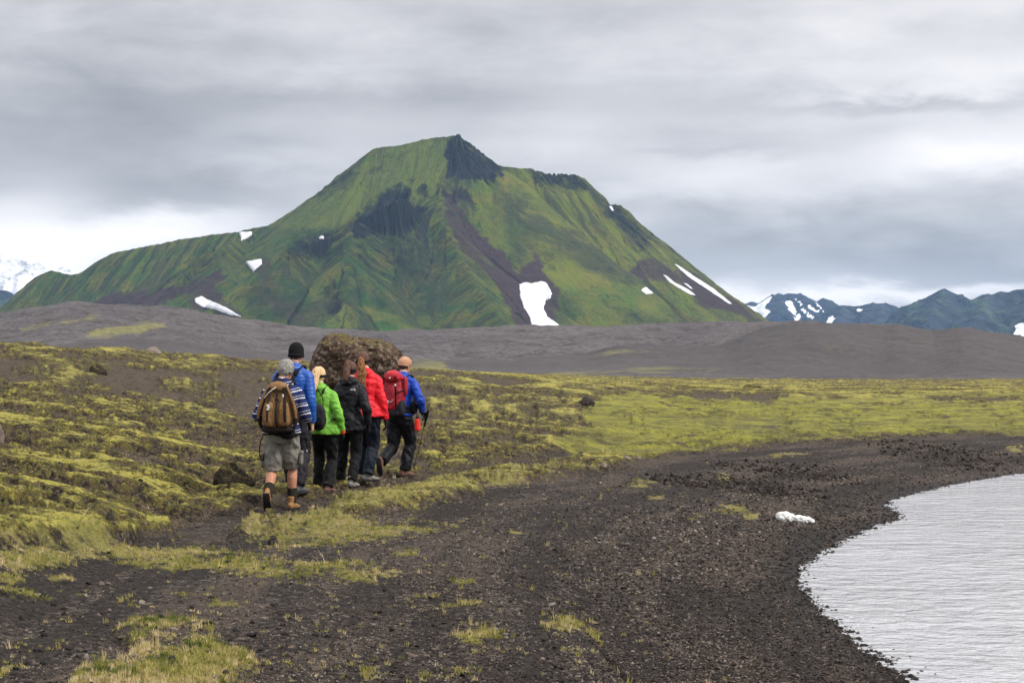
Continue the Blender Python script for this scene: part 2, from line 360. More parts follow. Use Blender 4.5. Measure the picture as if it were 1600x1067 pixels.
def snow_mat():
    m, g, b = new_mat('snow')
    n = g.noise(vx_pos(g), 0.05, 5, 0.6)
    g.l.new(g.mix(g.mapr(n, 0.52, 0.74, 0, 0.5), (0.66, 0.67, 0.70), (0.46, 0.43, 0.41)), b.inputs['Base Color'])
    b.inputs['Roughness'].default_value = 0.7
    g.l.new(g.bump(n, 0.25, 2.0), b.inputs['Normal'])
    return m
M_SNOW = snow_mat()
def snow_patch(M, poly, label, group, Y0, Y1, step=0.7, lift=5.0, jag=2.0, hidden_y=None):
    """a snow field lying on the slope: find the slope inside the outline, lay a 1-2 m thick sheet on it"""
    P = np.array(poly, float)
    gx = np.arange(P[:, 0].min() - 3, P[:, 0].max() + 3, step); gy = np.arange(P[:, 1].min() - 3, P[:, 1].max() + 3, step)
    GX, GY = np.meshgrid(gx, gy)
    sd = seg_sd(GX, GY, poly) + jag * fbm(GX / 7, GY / 7, 4, 5)
    # march the ray through each point until it meets the slope
    Ys = np.linspace(Y0, Y1, 500); hit = np.full(GX.shape, np.nan)
    u = (GX - 800) / F; v = (533.5 - GY) / F; dy = cP - v * sP; dz = sP + v * cP
    done = np.zeros(GX.shape, bool)
    for Yv in Ys:
        k = Yv / dy; z = CAMH + dz * k
        df = height_on(M, u * k, np.full(GX.shape, Yv)) - z; below = df >= 0
        nw = below & ~done
        hit[nw] = (Yv - (Ys[1] - Ys[0]) * np.clip(df / (df - pd + 1e-9), 0, 1))[nw] if Yv > Y0 else Yv
        done |= below; pd = df
    ok = (sd > 0) & done
    k = np.where(done, hit, Y0) / dy
    x = u * k; y = np.where(done, hit, Y0); z = height_on(M, x, y) + lift * np.clip(sd / 2.0, 0.25, 1)
    nr, nc = GX.shape; idx = np.arange(nr * nc).reshape(nr, nc)
    q = ok[:-1, :-1] & ok[1:, :-1] & ok[:-1, 1:] & ok[1:, 1:]
    # no faces bridging over hollows
    jump = np.maximum(np.abs(y[:-1, :-1] - y[1:, :-1]), np.abs(y[:-1, :-1] - y[:-1, 1:])) < 90
    q &= jump
    left = {(int(a), int(b)) for a, b in zip(*np.nonzero(q))}; best = set()
    while left:
        st = [left.pop()]; comp = set(st)
        while st:
            a, b = st.pop()
            for c in ((a+1,b),(a-1,b),(a,b+1),(a,b-1)):
                if c in left: left.remove(c); comp.add(c); st.append(c)
        if len(comp) > len(best): best = comp
    q = np.zeros_like(q)
    for a, b in best: q[a, b] = True
    f = np.stack([idx[:-1, :-1], idx[1:, :-1], idx[1:, 1:], idx[:-1, 1:]], -1)[q]
    if len(f) == 0: print('EMPTY SNOW', label); return
    used = np.unique(f); rm = np.full(nr * nc, -1); rm[used] = np.arange(len(used))
    V = np.stack([x, y, z], -1).reshape(-1, 3)[used]
    o = mesh_np('snow_patch', V, rm[f], M_SNOW)
    so = o.modifiers.new('thick', 'SOLIDIFY'); so.thickness = 1.5; so.offset = -1
    return tag(o, label, 'snow patch', group)
SG = 'snow patches on the green mountain'
snow_patch(MT, [(811,446),(822,443),(832,444),(845,441),(856,445),(863,460),(861,468),(853,471),(851,485),(856,497),(875,509),(870,516),(832,516),(828,498),(818,482),(812,465)],
           'big club shaped white snow field low in the gully below the summit', SG, 2750, 4300)
snow_patch(MT, [(382,411),(395,408),(408,406),(412,420),(408,430),(400,437),(394,424)], 'square white snow patch in the hollow above the long low one', SG, 2850, 4300)
snow_patch(MT, [(304,468),(314,464),(325,470),(345,478),(360,486),(377,496),(360,494),(340,487),(318,481),(305,474)], 'slanting white snow strip at the foot of the left slopes', SG, 2750, 4300, jag=1.2)
snow_patch(MT, [(373,364),(395,363),(394,369),(385,375),(377,378)], 'small white snow wedge just under the left skyline ridge', SG, 2850, 4300, jag=0.8)
snow_patch(MT, [(497,372),(505,369),(507,373),(501,378)], 'tiny white snow dot in the dark hollow right of the wedge', SG, 2850, 4300, jag=0.6, step=0.5)
snow_patch(MT, [(1053,413),(1058,414),(1085,433),(1115,452),(1145,476),(1138,475),(1105,453),(1075,433)], 'longest thin white snow streak beside the right skyline of the mountain', SG, 2850, 4300, jag=0.5, step=0.5)
snow_patch(MT, [(1035,429),(1042,432),(1055,443),(1075,453),(1089,463),(1078,461),(1060,451),(1045,441)], 'thin white snow streak left of the longest streak', SG, 2850, 4300, jag=0.5, step=0.5)
snow_patch(MT, [(1067,442),(1075,445),(1084,453),(1078,451)], 'short sliver of snow between the two long streaks', SG, 2850, 4300, jag=0.2, step=0.4)
snow_patch(MT, [(1001,454),(1010,449),(1016,455),(1022,459),(1010,461)], 'small white snow patch on the low rounded shoulder', SG, 2850, 4300, jag=0.6, step=0.5)
snow_patch(MT, [(951,323),(956,323),(960,331),(956,330)], 'tiny snow sliver below the right skyline crag', SG, 2850, 4300, jag=0.2, step=0.4)

# ================================================================== FAR MOUNTAINS
def far_range(name, sky, Yc, mat, slope=0.7, rough=14, seed=0, spurs=(), masks=None, dx=14.0, dy=16.0, depth=None):
    pts = ridge_pts([(p[0], p[1], Yc + (p[2] if len(p) > 2 else 0)) for p in sky])
    allr = [(pts, slope)] + [(ridge_pts([(a, b, Yc + c) for a, b, c in sp]), slope * 0.95) for sp in spurs]
    zmax = max(p[2] for p in pts); D = (depth or zmax / slope * 1.3)
    xs = np.arange(min(p[0] for p in pts) - 100, max(p[0] for p in pts) + 100, dx); ys = np.arange(Yc - D, Yc + D * 0.8, dy)
    X, Y = np.meshgrid(xs, ys)
    wx = X + 22 * fbm(X / 400, Y / 400, 3, seed + 3); wy = Y + 22 * fbm(X / 400, Y / 400, 3, seed + 5)
    h = np.full(X.shape, -1e9); sA = np.zeros(X.shape); dA = np.zeros(X.shape)
    for r, (P, sl) in enumerate(allr):
        s0 = 0
        for a, b in zip(P[:-1], P[1:]):
            ex, ey = b[0] - a[0], b[1] - a[1]; L = math.hypot(ex, ey) + 1e-6
            t = np.clip(((wx - a[0]) * ex + (wy - a[1]) * ey) / L ** 2, 0, 1)
            d = np.hypot(wx - a[0] - t * ex, wy - a[1] - t * ey); hh = a[2] + (b[2] - a[2]) * t - sl * d
            m = hh > h; h = np.where(m, hh, h); sA = np.where(m, r * 3000 + s0 + t * L, sA); dA = np.where(m, d, dA); s0 += L
    k = np.clip(dA / 110, 0.22, 1)
    Z = h + (ridged(sA / 260 + 0.2 * fbm(X / 200, Y / 200, 2, seed), dA / 1500, 3, seed + 7) - .3) * rough * 6.5 * k + fbm(X / 120, Y / 120, 5, seed + 9) * rough * 5.0 * k + fbm(X / 40, Y / 40, 3, seed + 19) * rough * 0.9
    Z = np.maximum(Z, -40)
    M = dict(xs=xs, ys=ys, Z=Z)
    at_ = {}
    px, py = project(X, Y, Z); wpx = px + 6 * fbm(X / 150, Y / 150, 4, seed + 11); wpy = py + 5 * fbm(X / 150, Y / 150, 4, seed + 12)
    at_['snow'] = np.zeros_like(Z)
    for poly in (masks or ()): at_['snow'] = np.maximum(at_['snow'], sstep(-2, 2, seg_sd(wpx, wpy, poly)))
    o = grid_obj(name, X, Y, Z, mat, at_); tag(o, kind='structure')
    return M
def far_mat(name, c1, c2, c3, snowline=False):
    m, g, b = new_mat(name); pos = vx_pos(g)
    n = g.noise(pos, 0.004, 6, 0.65); n2 = g.noise(pos, 0.015, 4, 0.6)
    col = g.mix(g.mapr(n, 0.35, 0.65), c1, c2); col = g.mix(g.mapr(n2, 0.5, 0.7), col, c3)
    sn = g.attr('snow')
    col = g.mix(g.mapr(g.math('ADD', sn, g.math('MULTIPLY', g.math('SUBTRACT', n2, 0.5), 0.6)), 0.45, 0.55), col, (0.80, 0.83, 0.88))
    g.l.new(col, b.inputs['Base Color']); g.l.new(g.bump(n2, 1.0, 45.0), b.inputs['Normal'])
    return m
m_far_dark = far_mat('far_rock', (0.010, 0.018, 0.038), (0.026, 0.038, 0.060), (0.045, 0.06, 0.06))
m_far_green = far_mat('far_green_rock', (0.012, 0.018, 0.030), (0.026, 0.040, 0.062), (0.055, 0.095, 0.055))
m_far_snow = far_mat('far_glacier', (0.62, 0.64, 0.68), (0.7, 0.72, 0.75), (0.12, 0.14, 0.18))
FR1 = far_range('far_mountain', [(1395,525),(1412,512),(1430,491),(1445,478),(1455,468),(1476,453),(1484,460),(1500,461),(1520,470),(1535,462),(1552,455),(1570,456),(1600,452),(1650,450),(1760,470)], 6400, m_far_green, 0.62, 11, 100,
          spurs=[[(1476,453,0),(1462,480,-250),(1450,505,-500)], [(1550,457,0),(1530,490,-350),(1500,520,-700)], [(1620,453,0),(1600,500,-450),(1580,545,-800)]],
          masks=[[(1588,508),(1600,503),(1620,520),(1590,530),(1578,532),(1586,520)]])
FR2 = far_range('far_mountain', [(1245,515),(1268,500),(1290,487),(1310,478),(1325,478),(1345,480),(1362,475),(1380,472),(1400,483),(1425,500),(1450,520)], 7600, m_far_dark, 0.62, 11, 200,
          spurs=[[(1320,478,0),(1308,500,-400)], [(1380,472,0),(1375,500,-500)]],
          masks=[[(1336,481),(1349,481),(1342,487)], [(1296,495),(1303,497),(1300,512),(1286,512)]])
FR3 = far_range('far_mountain', [(1150,500),(1172,473),(1185,478),(1195,470),(1215,461),(1245,458),(1262,464),(1290,478),(1310,490),(1330,505)], 9000, m_far_dark, 0.60, 13, 300,
          spurs=[[(1220,461,0),(1228,490,-600)], [(1250,460,0),(1268,495,-700)]],
          masks=[[(1168,478),(1182,480),(1196,468),(1206,462),(1196,480),(1204,488),(1195,496),(1182,490)], [(1225,473),(1232,470),(1246,490),(1256,508),(1250,508)],
                 [(1239,462),(1246,466),(1255,482),(1272,495),(1268,500),(1252,486)], [(1260,478),(1266,476),(1286,490),(1278,492)], [(1270,468),(1278,474),(1292,490),(1285,488)]])
FR4 = far_range('far_mountain', [(-80,440),(-20,447),(10,456),(30,466),(55,480),(90,505)], 6200, m_far_green, 0.6, 10, 400)
FR5 = far_range('glacier', [(-160,395),(-60,408),(0,402),(20,412),(40,408),(60,425),(100,420),(140,440),(180,470)], 9200, m_far_snow, 0.5, 16, 500,
          masks=[[(-50,400),(10,418),(0,430),(-50,440)], [(20,432),(60,428),(90,440),(40,450),(30,465),(0,455)], [(60,418),(140,430),(130,445),(80,430)]])

# ================================================================== GRAVEL HILLS
HILL_A = [(-300,520),(-60,508),(0,496),(60,488),(110,480),(180,477),(240,481),(300,487),(360,495),(430,505),(500,515),(600,520),(680,518),(740,513),(800,511),(880,509),(960,508),(1040,507),(1100,507),(1160,507),(1190,507),(1230,508),(1300,511),(1380,508),(1440,516),(1500,530),(1600,545),(1900,560)]
HILL_B = [(-300,575),(1000,572),(1100,548),(1160,528),(1230,514),(1300,508),(1350,506),(1400,507),(1430,513),(1460,519),(1480,516),(1500,514),(1520,517),(1560,526),(1600,534),(1700,548),(1900,560)]
HILL_C = [(-300,560),(60,545),(150,532),(230,528),(300,534),(420,549),(520,556),(640,560),(800,560),(900,552),(960,545),(1060,541),(1130,545),(1180,556),(1260,572),(1900,575)]
GH = {}
def build_hills():
    us = np.linspace(-0.55, 0.55, 1100)
    t = np.linspace(0, 1, 520); yrows = 230 * (2760 / 230.0) ** t
    U, Y = np.meshgrid(us, yrows); X = U * Y
    px = 800 + F * U
    wob = 1 + 0.10 * fbm(U * 9, U * 0 + 3, 3, 5)
    def layer(prof, Yc, w_front, w_back, seed):
        zc = CAMH + (580 - interp_px(px + 10 * fbm(X / 120, Y / 120, 3, seed), prof)) / F * Yc
        yy = Y / wob
        f = np.where(yy < Yc, sstep(Yc - w_front, Yc, yy) ** 0.9, 1 - 0.85 * sstep(Yc, Yc + w_back, yy))
        return zc * f - 0.5
    zA = layer(HILL_A, 980, 520, 900, 1); zB = layer(HILL_B, 560, 260, 380, 2); zC = layer(HILL_C, 520, 230, 200, 3)
    Z = -smin(-np.maximum(zA, -0.5), -zB, 1.6); Z = -smin(-Z, -zC, 0.8)
    amp = np.clip((Y - 260) / 400, 0, 1)
    Z += amp * (fbm(X / 70, Y / 110, 5, 13) * 4.2 - np.abs(fbm(X / 38, Y / 60, 4, 17)) * 4.2) * np.clip(Z / 9 + .2, 0, 1)
    Z += fbm(X / 9, Y / 14, 3, 19) * 0.45 * amp + amp * np.clip(Z / 6, 0, 1) * (ridged(X / 85 + .4 * fbm(X / 60, Y / 60, 2, 7), Y / 150, 3, 63) * 2.2) * sstep(1250, 500, Y)
    qx, qy = project(X, Y, Z); wqx = qx + 22 * fbm(X / 60, Y / 60, 4, 23); wqy = qy + 4.5 * fbm(X / 40, Y / 90, 4, 29)
    moss = np.zeros_like(Z)
    for poly, a in (([(128,525),(150,516),(190,508),(235,500),(262,502),(262,512),(225,522),(180,529),(135,531)], 1.0), ([(100,548),(140,541),(200,541),(170,548)], .8),
                 ([(20,513),(90,500),(150,490),(160,494),(90,508),(30,518)], .7), ([(920,553),(960,545),(1020,543),(1000,549),(940,556)], .8),
                 ([(636,562),(680,560),(700,572),(720,580),(640,580)], .9), ([(300,545),(330,538),(360,540),(330,546)], .4), ([(860,578),(1010,572),(1140,575),(1100,586),(860,588)], .7)):
        moss = np.maximum(moss, a * sstep(-5, 5, seg_sd(wqx, wqy, poly)))
    mat, g, b = new_mat('gravel_hill'); pos = vx_pos(g)
    n1 = g.noise(pos, 0.02, 6, 0.65); n2 = g.noise(pos, 0.35, 5, 0.75); n3 = g.noise(pos, 0.07, 4, 0.6)
    vo = g.voro(pos, 0.55)
    col = g.mix(g.mapr(n1, 0.35, 0.65), (0.052, 0.047, 0.050), (0.100, 0.090, 0.090))
    col = g.mix(g.mapr(n3, 0.50, 0.66), col, (0.034, 0.026, 0.026))
    n5 = g.noise(pos, 1.3, 3, 0.8); col = g.mix(g.mapr(n5, 0.54, 0.68, 0, 0.7), col, (0.20, 0.17, 0.16)); col = g.mix(g.mapr(n5, 0.46, 0.34, 0, 0.7), col, (0.018, 0.015, 0.016)); col = g.mix(g.mapr(n2, 0.52, 0.72), col, (0.15, 0.125, 0.115)); col = g.mix(g.mapr(n2, 0.46, 0.34), col, (0.022, 0.019, 0.020))
    col = g.mix(g.math('MULTIPLY', g.attr('lay'), 0.6), col, g.mix(n3, (0.026, 0.023, 0.025), (0.080, 0.070, 0.070)))
    mo = g.math('ADD', g.attr('moss'), g.math('MULTIPLY', g.math('SUBTRACT', n3, 0.5), 2.6))
    mo = g.math('ADD', mo, g.math('MULTIPLY', g.math('SUBTRACT', n2, 0.5), 1.2)); col = g.mix(g.mapr(mo, 0.45, 1.15, 0, 0.8), col, g.mix(n2, (0.10, 0.10, 0.03), (0.27, 0.25, 0.075)))
    g.l.new(col, b.inputs['Base Color']); g.l.new(g.bump(g.math('ADD', n2, g.math('MULTIPLY', n3, 1.5)), 0.9, 1.2), b.inputs['Normal'])
    tag(grid_obj('gravel_hills', X, Y, Z, mat, dict(moss=moss, lay=np.clip(sstep(0, 2, zB - zA) + 0.5 * sstep(0, 1.5, zC - np.maximum(zA, zB)), 0, 1))), kind='structure')
    # the dark lowland all round, out to the horizon
    m2, g2, b2 = new_mat('lowland'); nn = g2.noise(vx_pos(g2), 0.01, 5, 0.6)
    g2.l.new(g2.mix(nn, (0.04, 0.036, 0.036), (0.07, 0.06, 0.055)), b2.inputs['Base Color'])
    r = np.geomspace(4, 12500, 60); th = np.linspace(0, 2 * math.pi, 97)
    R, T = np.meshgrid(r, th)
    tag(grid_obj('lowland', R * np.cos(T), R * np.sin(T), np.full(R.shape, -3.2), m2), kind='structure')
build_hills()

# ================================================================== FOREGROUND GROUND
ZW = -0.42                                                             # water level
def on_plane(px, py, z):
    u = (px - 800) / F; v = (533.5 - py) / F; dz = sP + v * cP; dy = cP - v * sP
    k = (z - CAMH) / dz; return (u * k, dy * k)
SHORE_PX = [(2900,700),(2200,708),(1900,717),(1700,730),(1600,739),(1560,745),(1500,755),(1450,766),(1405,777),(1384,788),(1392,797),(1412,803),(1395,813),(1360,824),(1325,839),(1290,855),
            (1264,876),(1250,898),(1254,925),(1268,945),(1290,966),(1318,990),(1345,1012),(1378,1032),(1405,1052),(1425,1072),(1460,1120),(1520,1200),(1620,1400)]
SHORE = [on_plane(a, b, ZW) for a, b in SHORE_PX]
LAKE = SHORE + [(14, 2.0), (90, 2.0), (120, SHORE[0][1])]
LEDGE = [on_plane(a, b, -0.08) for a, b in [(905,955),(945,985),(975,1010),(1010,1038),(1040,1062),(1075,1100),(1110,1160)]]
ZC = [(-2500,3.9),(-600,3.6),(-200,3.3),(0,2.95),(120,2.72),(200,2.55),(400,2.02),(560,1.72),(640,1.55),(740,1.25),(860,.8),(1000,.35),(1150,.1),(1300,0),(6000,0)]
Y0C = [(-600,8),(0,10),(200,15),(380,25),(640,30),(900,34),(1300,40)]
def base_z(x, y):
    px = 800 + F * x / y
    zc = interp_px(px, ZC); y0 = interp_px(px, Y0C)
    r = np.clip((y - y0) / (90 - y0), 0, 1)
    z = zc * np.where(r > 0, r, 0) ** 0.9
    z = z + 0.10 * fbm(x / 7, y / 9, 3, 201) * sstep(18, 40, y) * sstep(1500, 700, px) + 0.03 * fbm(x / 3, y / 3, 2, 203)
    z = z + 0.10 * sstep(-3.0, -5.5, x) * sstep(24, 18, y)
    d = -seg_sd(x, y, LAKE) + 0.10 * fbm(x / 1.1, y / 1.1, 4, 205) * sstep(60, 20, y)
    # rocky heaps at the back of the beach
    for hx, hy, Yh, sx, sy, a in ((1165, 742, 27, 0.9, 1.2, .30), (1225, 728, 30.5, 1.0, 1.3, .24), (1100, 752, 26.5, .6, 1.0, .16), (1480, 703, 37, 1.5, 2.0, .34), (1395, 715, 34.5, 1.4, 2, .10)):
        X0 = (hx - 800) / F * Yh
        z = z + a * np.exp(-((x - X0) / sx) ** 2 - ((y - Yh) / sy) ** 2) * (1 + 0.5 * fbm(x / .5, y / .5, 4, 207))
    bz = ZW + 0.115 * d + 0.03 * fbm(x / 1.6, y / 1.6, 3, 209) * np.clip(d, 0, 1)
    z = np.where(d < 6, smin(z, bz, 0.16), z)
    return z, d
GRAVEL = [(3000,675),(1700,676),(1450,684),(1350,690),(1250,696),(1150,704),(1050,714),(980,729),(930,741),(840,753),(760,766),(690,786),(640,802),(560,815),(440,838),(390,835),(330,852),(250,838),(160,855),(60,850),(-200,842),(-3000,850),(-3000,3000),(3000,3000)]
PATH = [(225,852),(275,828),(330,805),(395,790),(480,786),(560,768),(640,750),(700,742),(790,726),(880,706),(960,690),(985,692),(900,722),(840,728),(780,738),(700,754),(650,764),(560,784),(480,800),(420,812),(390,830),(330,850)]
G1 = [(375,838),(400,822),(480,802),(560,785),(600,775),(650,762),(700,752),(780,735),(850,724),(905,728),(945,736),(900,743),(830,753),(760,766),(690,786),(640,800),(570,812),(600,818),(695,818),(690,830),(640,836),(560,848),(430,855),(385,848)]
G2 = [(-60,838),(60,848),(170,850),(230,862),(330,862),(420,875),(480,886),(560,888),(625,893),(600,904),(480,903),(380,900),(300,893),(220,885),(150,872),(100,882),(40,893),(-60,890)]
MEADOW = [(860,700),(920,672),(900,640),(960,618),(1150,610),(1400,603),(3000,600),(3000,676),(1500,680),(1350,688),(1150,702),(1050,712),(990,725),(930,722)]
TUFTS = [(28,932,45,13),(15,908,30,10),(890,980,46,16),(915,972,22,10),(750,992,48,8),(735,1008,18,6),(1030,778,18,7),(1140,797,26,11),(1170,808,16,5),(1065,772,10,5),(575,1048,16,10),(700,1052,44,9),(660,935,26,4),(730,945,40,4),(815,832,20,4),(1000,755,24,4),(1090,812,14,4),
         (700,822,18,5),(720,910,20,4),(960,718,30,4),(1130,745,10,5),(300,925,30,5),(350,945,26,4),(95,905,26,6),(1230,712,40,3),(1590,700,14,8),(10,1046,16,12),(180,1062,60,8),(560,905,40,5),(640,868,20,4),(775,760,40,4)]
MOUND = [(100,1100),(130,1062),(190,1042),(225,1030),(205,1012),(175,998),(215,985),(260,982),(310,990),(345,1012),(385,1035),(410,1048),(380,1060),(330,1100)]
def G(x, y):
    z, d = base_z(x, y)
    px, py = project(x, y, z)
    far = sstep(14, 70, y)
    ex = 26 * fbm(x / 1.7, y / 1.7, 4, 221) * (1 + .6 * far); ey = (9 - 5 * far) * fbm(x / 1.3, y / 1.3, 4, 223)
    qx = px + ex; qy = py + ey
    def m(poly, soft): return sstep(-soft, soft, seg_sd(qx, qy, poly))
    gravel = m(GRAVEL, 5)
    path = m(PATH, 6)
    grass = np.maximum(m(G1, 13), 1.15 * m(G2, 11))
    mound = m(MOUND, 9)
    tf = np.zeros_like(z)
    for cx, cy, rx, ry in TUFTS:
        tf = np.maximum(tf, sstep(1.35, .35, np.hypot((px - cx + ex * .7) / rx, (py - cy + ey * .9) / ry)))
    meadow = m(MEADOW, 7) * sstep(26, 34, y)
    grass = np.maximum(grass, np.maximum(tf, mound))
    heath = (1 - gravel) * (1 - 0.9 * path)
    # moss cushions: streaky patches lying across the slope
    sc = 1 + 2.2 * sstep(28, 120, y)
    ux = (x + 0.35 * y * 0) / sc; uy = y / sc
    hn = fbm(ux / 1.5, uy / 1.05, 6, 231, 0.72) + 0.30 * fbm(ux / 6.0, uy / 3.6, 3, 235)
    fine = fbm(x / 0.30, y / 0.30, 4, 241, 0.65); mid = fbm(x / .9, y / .7, 4, 243, 0.65)
    bias = -0.03 + 0.05 * sstep(700, 1000, px) * sstep(24, 60, y) - 0.14 * sstep(110, 340, y)
    bias = bias + 0.04 * sstep(300, 100, px) * sstep(30, 18, y)
    hv = hn + bias
    moss = np.clip(0.46 + (hv + 0.30 * fine) * 1.5, 0, 1) * heath
    band = fbm(x / 22, y / 9, 4, 245) + 0.6 * hn
    meadow = meadow * sstep(-0.36, 0.30, band + 0.42 * sstep(75, 45, y) - 0.40 * sstep(60, 150, y)) * (1 - .35 * sstep(110, 170, y))
    grass = np.clip(grass * (0.82 + 1.6 * fine + 1.7 * mid), 0, 1)
    rough_far = (1 + 0.9 * sstep(20, 90, y))
    lump = 1 - np.abs(fbm(x / (0.75 * sc), y / (0.6 * sc), 4, 251)) * 2.0
    zz = z + heath * (1 - meadow * .35) * rough_far * (0.10 * sstep(-0.10, 0.10, hv + 0.1 * fine) + 0.06 * lump + 0.06 * hn)
    zz = zz + grass * (0.018 + 0.03 * fbm(x / .5, y / .5, 3, 255)) + mound * 0.06
    # a cut edge where the soil breaks off onto the beach
    ld = seg_sd(x, y, LEDGE, False)
    L0 = np.array(LEDGE[0]); L1 = np.array(LEDGE[-1]); side = np.sign((L1[0] - L0[0]) * (y - L0[1]) - (L1[1] - L0[1]) * (x - L0[0]))
    zz = zz + np.where(side < 0, 0.0, -0.11 * np.exp(-(ld / 0.9) ** 2)) * sstep(0.0, 0.07, ld)
    zz = zz + gravel * (0.020 * fbm(x / .45, y / .45, 4, 261) + 0.012 * fbm(x / .09, y / .09, 3, 263)) + path * -0.03 + (1 - gravel) * 0.012 * fine
    zz = zz + gravel * 0.045 * fbm(x / 2.4, y / 1.2, 3, 267) * np.clip(d, 0, 1)
    wet = sstep(0.55, 0.0, d + 0.2 * fbm(x / .4, y / .4, 3, 271))
    return zz, dict(moss=moss, grass=grass, gravel=np.clip(gravel + path * .9, 0, 1), meadow=meadow, wet=wet, tone=np.clip(.5 + 1.1 * fbm(d / .55, (x + y) / 6, 4, 281) + .35 * fbm(x / 1.5, y / 1.5, 3, 283), 0, 1), shore=d, mound=mound, path=path)

def ground_material():
    m, g, b = new_mat('ground'); pos = vx_pos(g)
    moss, grass, gravel, meadow, wet, tone = (g.attr(a) for a in ('moss', 'grass', 'gravel', 'meadow', 'wet', 'tone'))
    nA = g.noise(pos, 14.0, 5, 0.7); nB = g.noise(pos, 2.2, 5, 0.6); nC = g.noise(pos, 0.35, 4, 0.6); nD = g.noise(pos, 45.0, 4, 0.75)
    vo = g.voro(pos, 26.0, out='Color'); vd = g.voro(pos, 26.0)
    sv = g.new('ShaderNodeSeparateXYZ'); g.l.new(vo, sv.inputs[0])
    # gravel: dark brown scoria, each stone its own shade
    grv = g.ramp(sv.outputs[0], [(0, (0.005, 0.004, 0.003)), (0.4, (0.022, 0.0155, 0.011)), (0.7, (0.058, 0.043, 0.033)), (0.92, (0.115, 0.088, 0.070)), (1.0, (0.22, 0.19, 0.16))])
    grv = g.mix(g.mapr(nB, 0.35, 0.68, 0.0, 0.55), grv, (0.026, 0.019, 0.015))
    grv = g.mix(g.mapr(nD, 0.55, 0.75, 0, 0.6), grv, (0.085, 0.070, 0.060))
    grv = g.mix(g.mapr(vd, 0.0, 0.8, 0.0, 0.0), grv, grv)
    grv = g.mix(g.mapr(tone, 0.50, 0.22, 0, 0.75), grv, (0.016, 0.011, 0.008)); grv = g.mix(g.mapr(tone, 0.55, 0.85, 0, 0.6), grv, (0.095, 0.070, 0.052))
    # heath soil: brown with grey lichen and dead stems
    soil = g.mix(nA, (0.022, 0.015, 0.010), (0.110, 0.078, 0.050))
    soil = g.mix(g.mapr(nD, 0.52, 0.7, 0, 0.7), soil, (0.19, 0.145, 0.092))
    soil = g.mix(g.mapr(nB, 0.50, 0.70, 0, 0.6), soil, (0.085, 0.072, 0.026))
    nM = g.noise(pos, 5.5, 5, 0.68); nL = g.noise(pos, 0.9, 4, 0.65); nS = g.noise(pos, 22.0, 3, 0.8)
    soil = g.mix(g.mapr(nM, 0.54, 0.40, 0, 0.9), soil, (0.010, 0.007, 0.005)); soil = g.mix(g.mapr(nS, 0.56, 0.68, 0, 0.7), soil, (0.24, 0.185, 0.125))
    grv = g.mix(g.mapr(nS, 0.48, 0.36, 0, 0.85), grv, (0.006, 0.005, 0.0045)); grv = g.mix(g.mapr(nS, 0.58, 0.72, 0, 0.7), grv, (0.15, 0.12, 0.10)); grv = g.mix(g.mapr(nM, 0.47, 0.36, 0, 0.55), grv, (0.012, 0.009, 0.008))
    base = g.mix(gravel, soil, grv)
    mval = g.math('ADD', moss, g.math('ADD', g.math('MULTIPLY', g.math('SUBTRACT', nM, 0.5), 1.35), g.math('ADD', g.math('MULTIPLY', g.math('SUBTRACT', nA, 0.5), 0.8), g.math('MULTIPLY', g.math('SUBTRACT', nL, 0.5), 0.8))))
    olive = g.mix(nA, (0.040, 0.034, 0.010), (0.150, 0.125, 0.030))
    olive = g.mix(g.mapr(nD, 0.5, 0.7, 0, 0.6), olive, (0.22, 0.18, 0.060)); olive = g.mix(g.mapr(nS, 0.47, 0.36, 0, 0.8), olive, (0.018, 0.015, 0.006))
    mossc = g.mix(nA, (0.16, 0.145, 0.028), (0.47, 0.41, 0.090))
    mossc = g.mix(g.mapr(nB, 0.50, 0.70, 0, 0.55), mossc, (0.150, 0.190, 0.016))
    mossc = g.mix(g.mapr(nD, 0.50, 0.7, 0, 0.5), mossc, (0.52, 0.44, 0.10)); mossc = g.mix(g.mapr(nS, 0.46, 0.34, 0, 0.6), mossc, (0.07, 0.065, 0.010))
    grassc = g.mix(nA, (0.12, 0.105, 0.034), (0.36, 0.30, 0.115))
    grassc = g.mix(g.mapr(nB, 0.45, 0.65, 0, 0.6), grassc, (0.18, 0.19, 0.035))
    meadc = g.mix(nB, (0.140, 0.150, 0.018), (0.350, 0.330, 0.045))
    meadc = g.mix(g.mapr(nC, 0.50, 0.66, 0, 0.8), meadc, (0.105, 0.085, 0.035)); meadc = g.mix(g.mapr(nL, 0.54, 0.38, 0, 0.9), meadc, (0.060, 0.055, 0.018)); meadc = g.mix(g.mapr(nM, 0.5, 0.36, 0, 0.6), meadc, (0.070, 0.070, 0.020))
    col = g.mix(g.mapr(mval, 0.42, 0.58), base, olive)
    col = g.mix(g.mapr(mval, 0.66, 0.90), col, mossc)
    f3 = g.mapr(g.math('ADD', meadow, g.math('MULTIPLY', g.math('SUBTRACT', nC, 0.5), 1.3)), 0.35, 0.75, 0, 0.85)
    col = g.mix(f3, col, meadc)
    f2 = g.mapr(g.math('ADD', grass, g.math('MULTIPLY', g.math('SUBTRACT', nA, 0.5), 1.3)), 0.42, 1.0, 0, 0.9)
    col = g.mix(f2, col, grassc)
    col = g.mix(g.math('MULTIPLY', wet, 0.6), col, (0.010, 0.010, 0.011))
    g.l.new(col, b.inputs['Base Color'])
    g.l.new(g.mapr(wet, 0, 1, 0.95, 0.75), b.inputs['Roughness'])
    hgt = g.math('ADD', g.math('MULTIPLY', nA, 1.2), g.math('ADD', g.math('MULTIPLY', nD, 0.5), g.math('MULTIPLY', vd, -0.5)))
    g.l.new(g.bump(hgt, 1.0, 0.045), b.inputs['Normal'])
    return m
M_GROUND = ground_material()
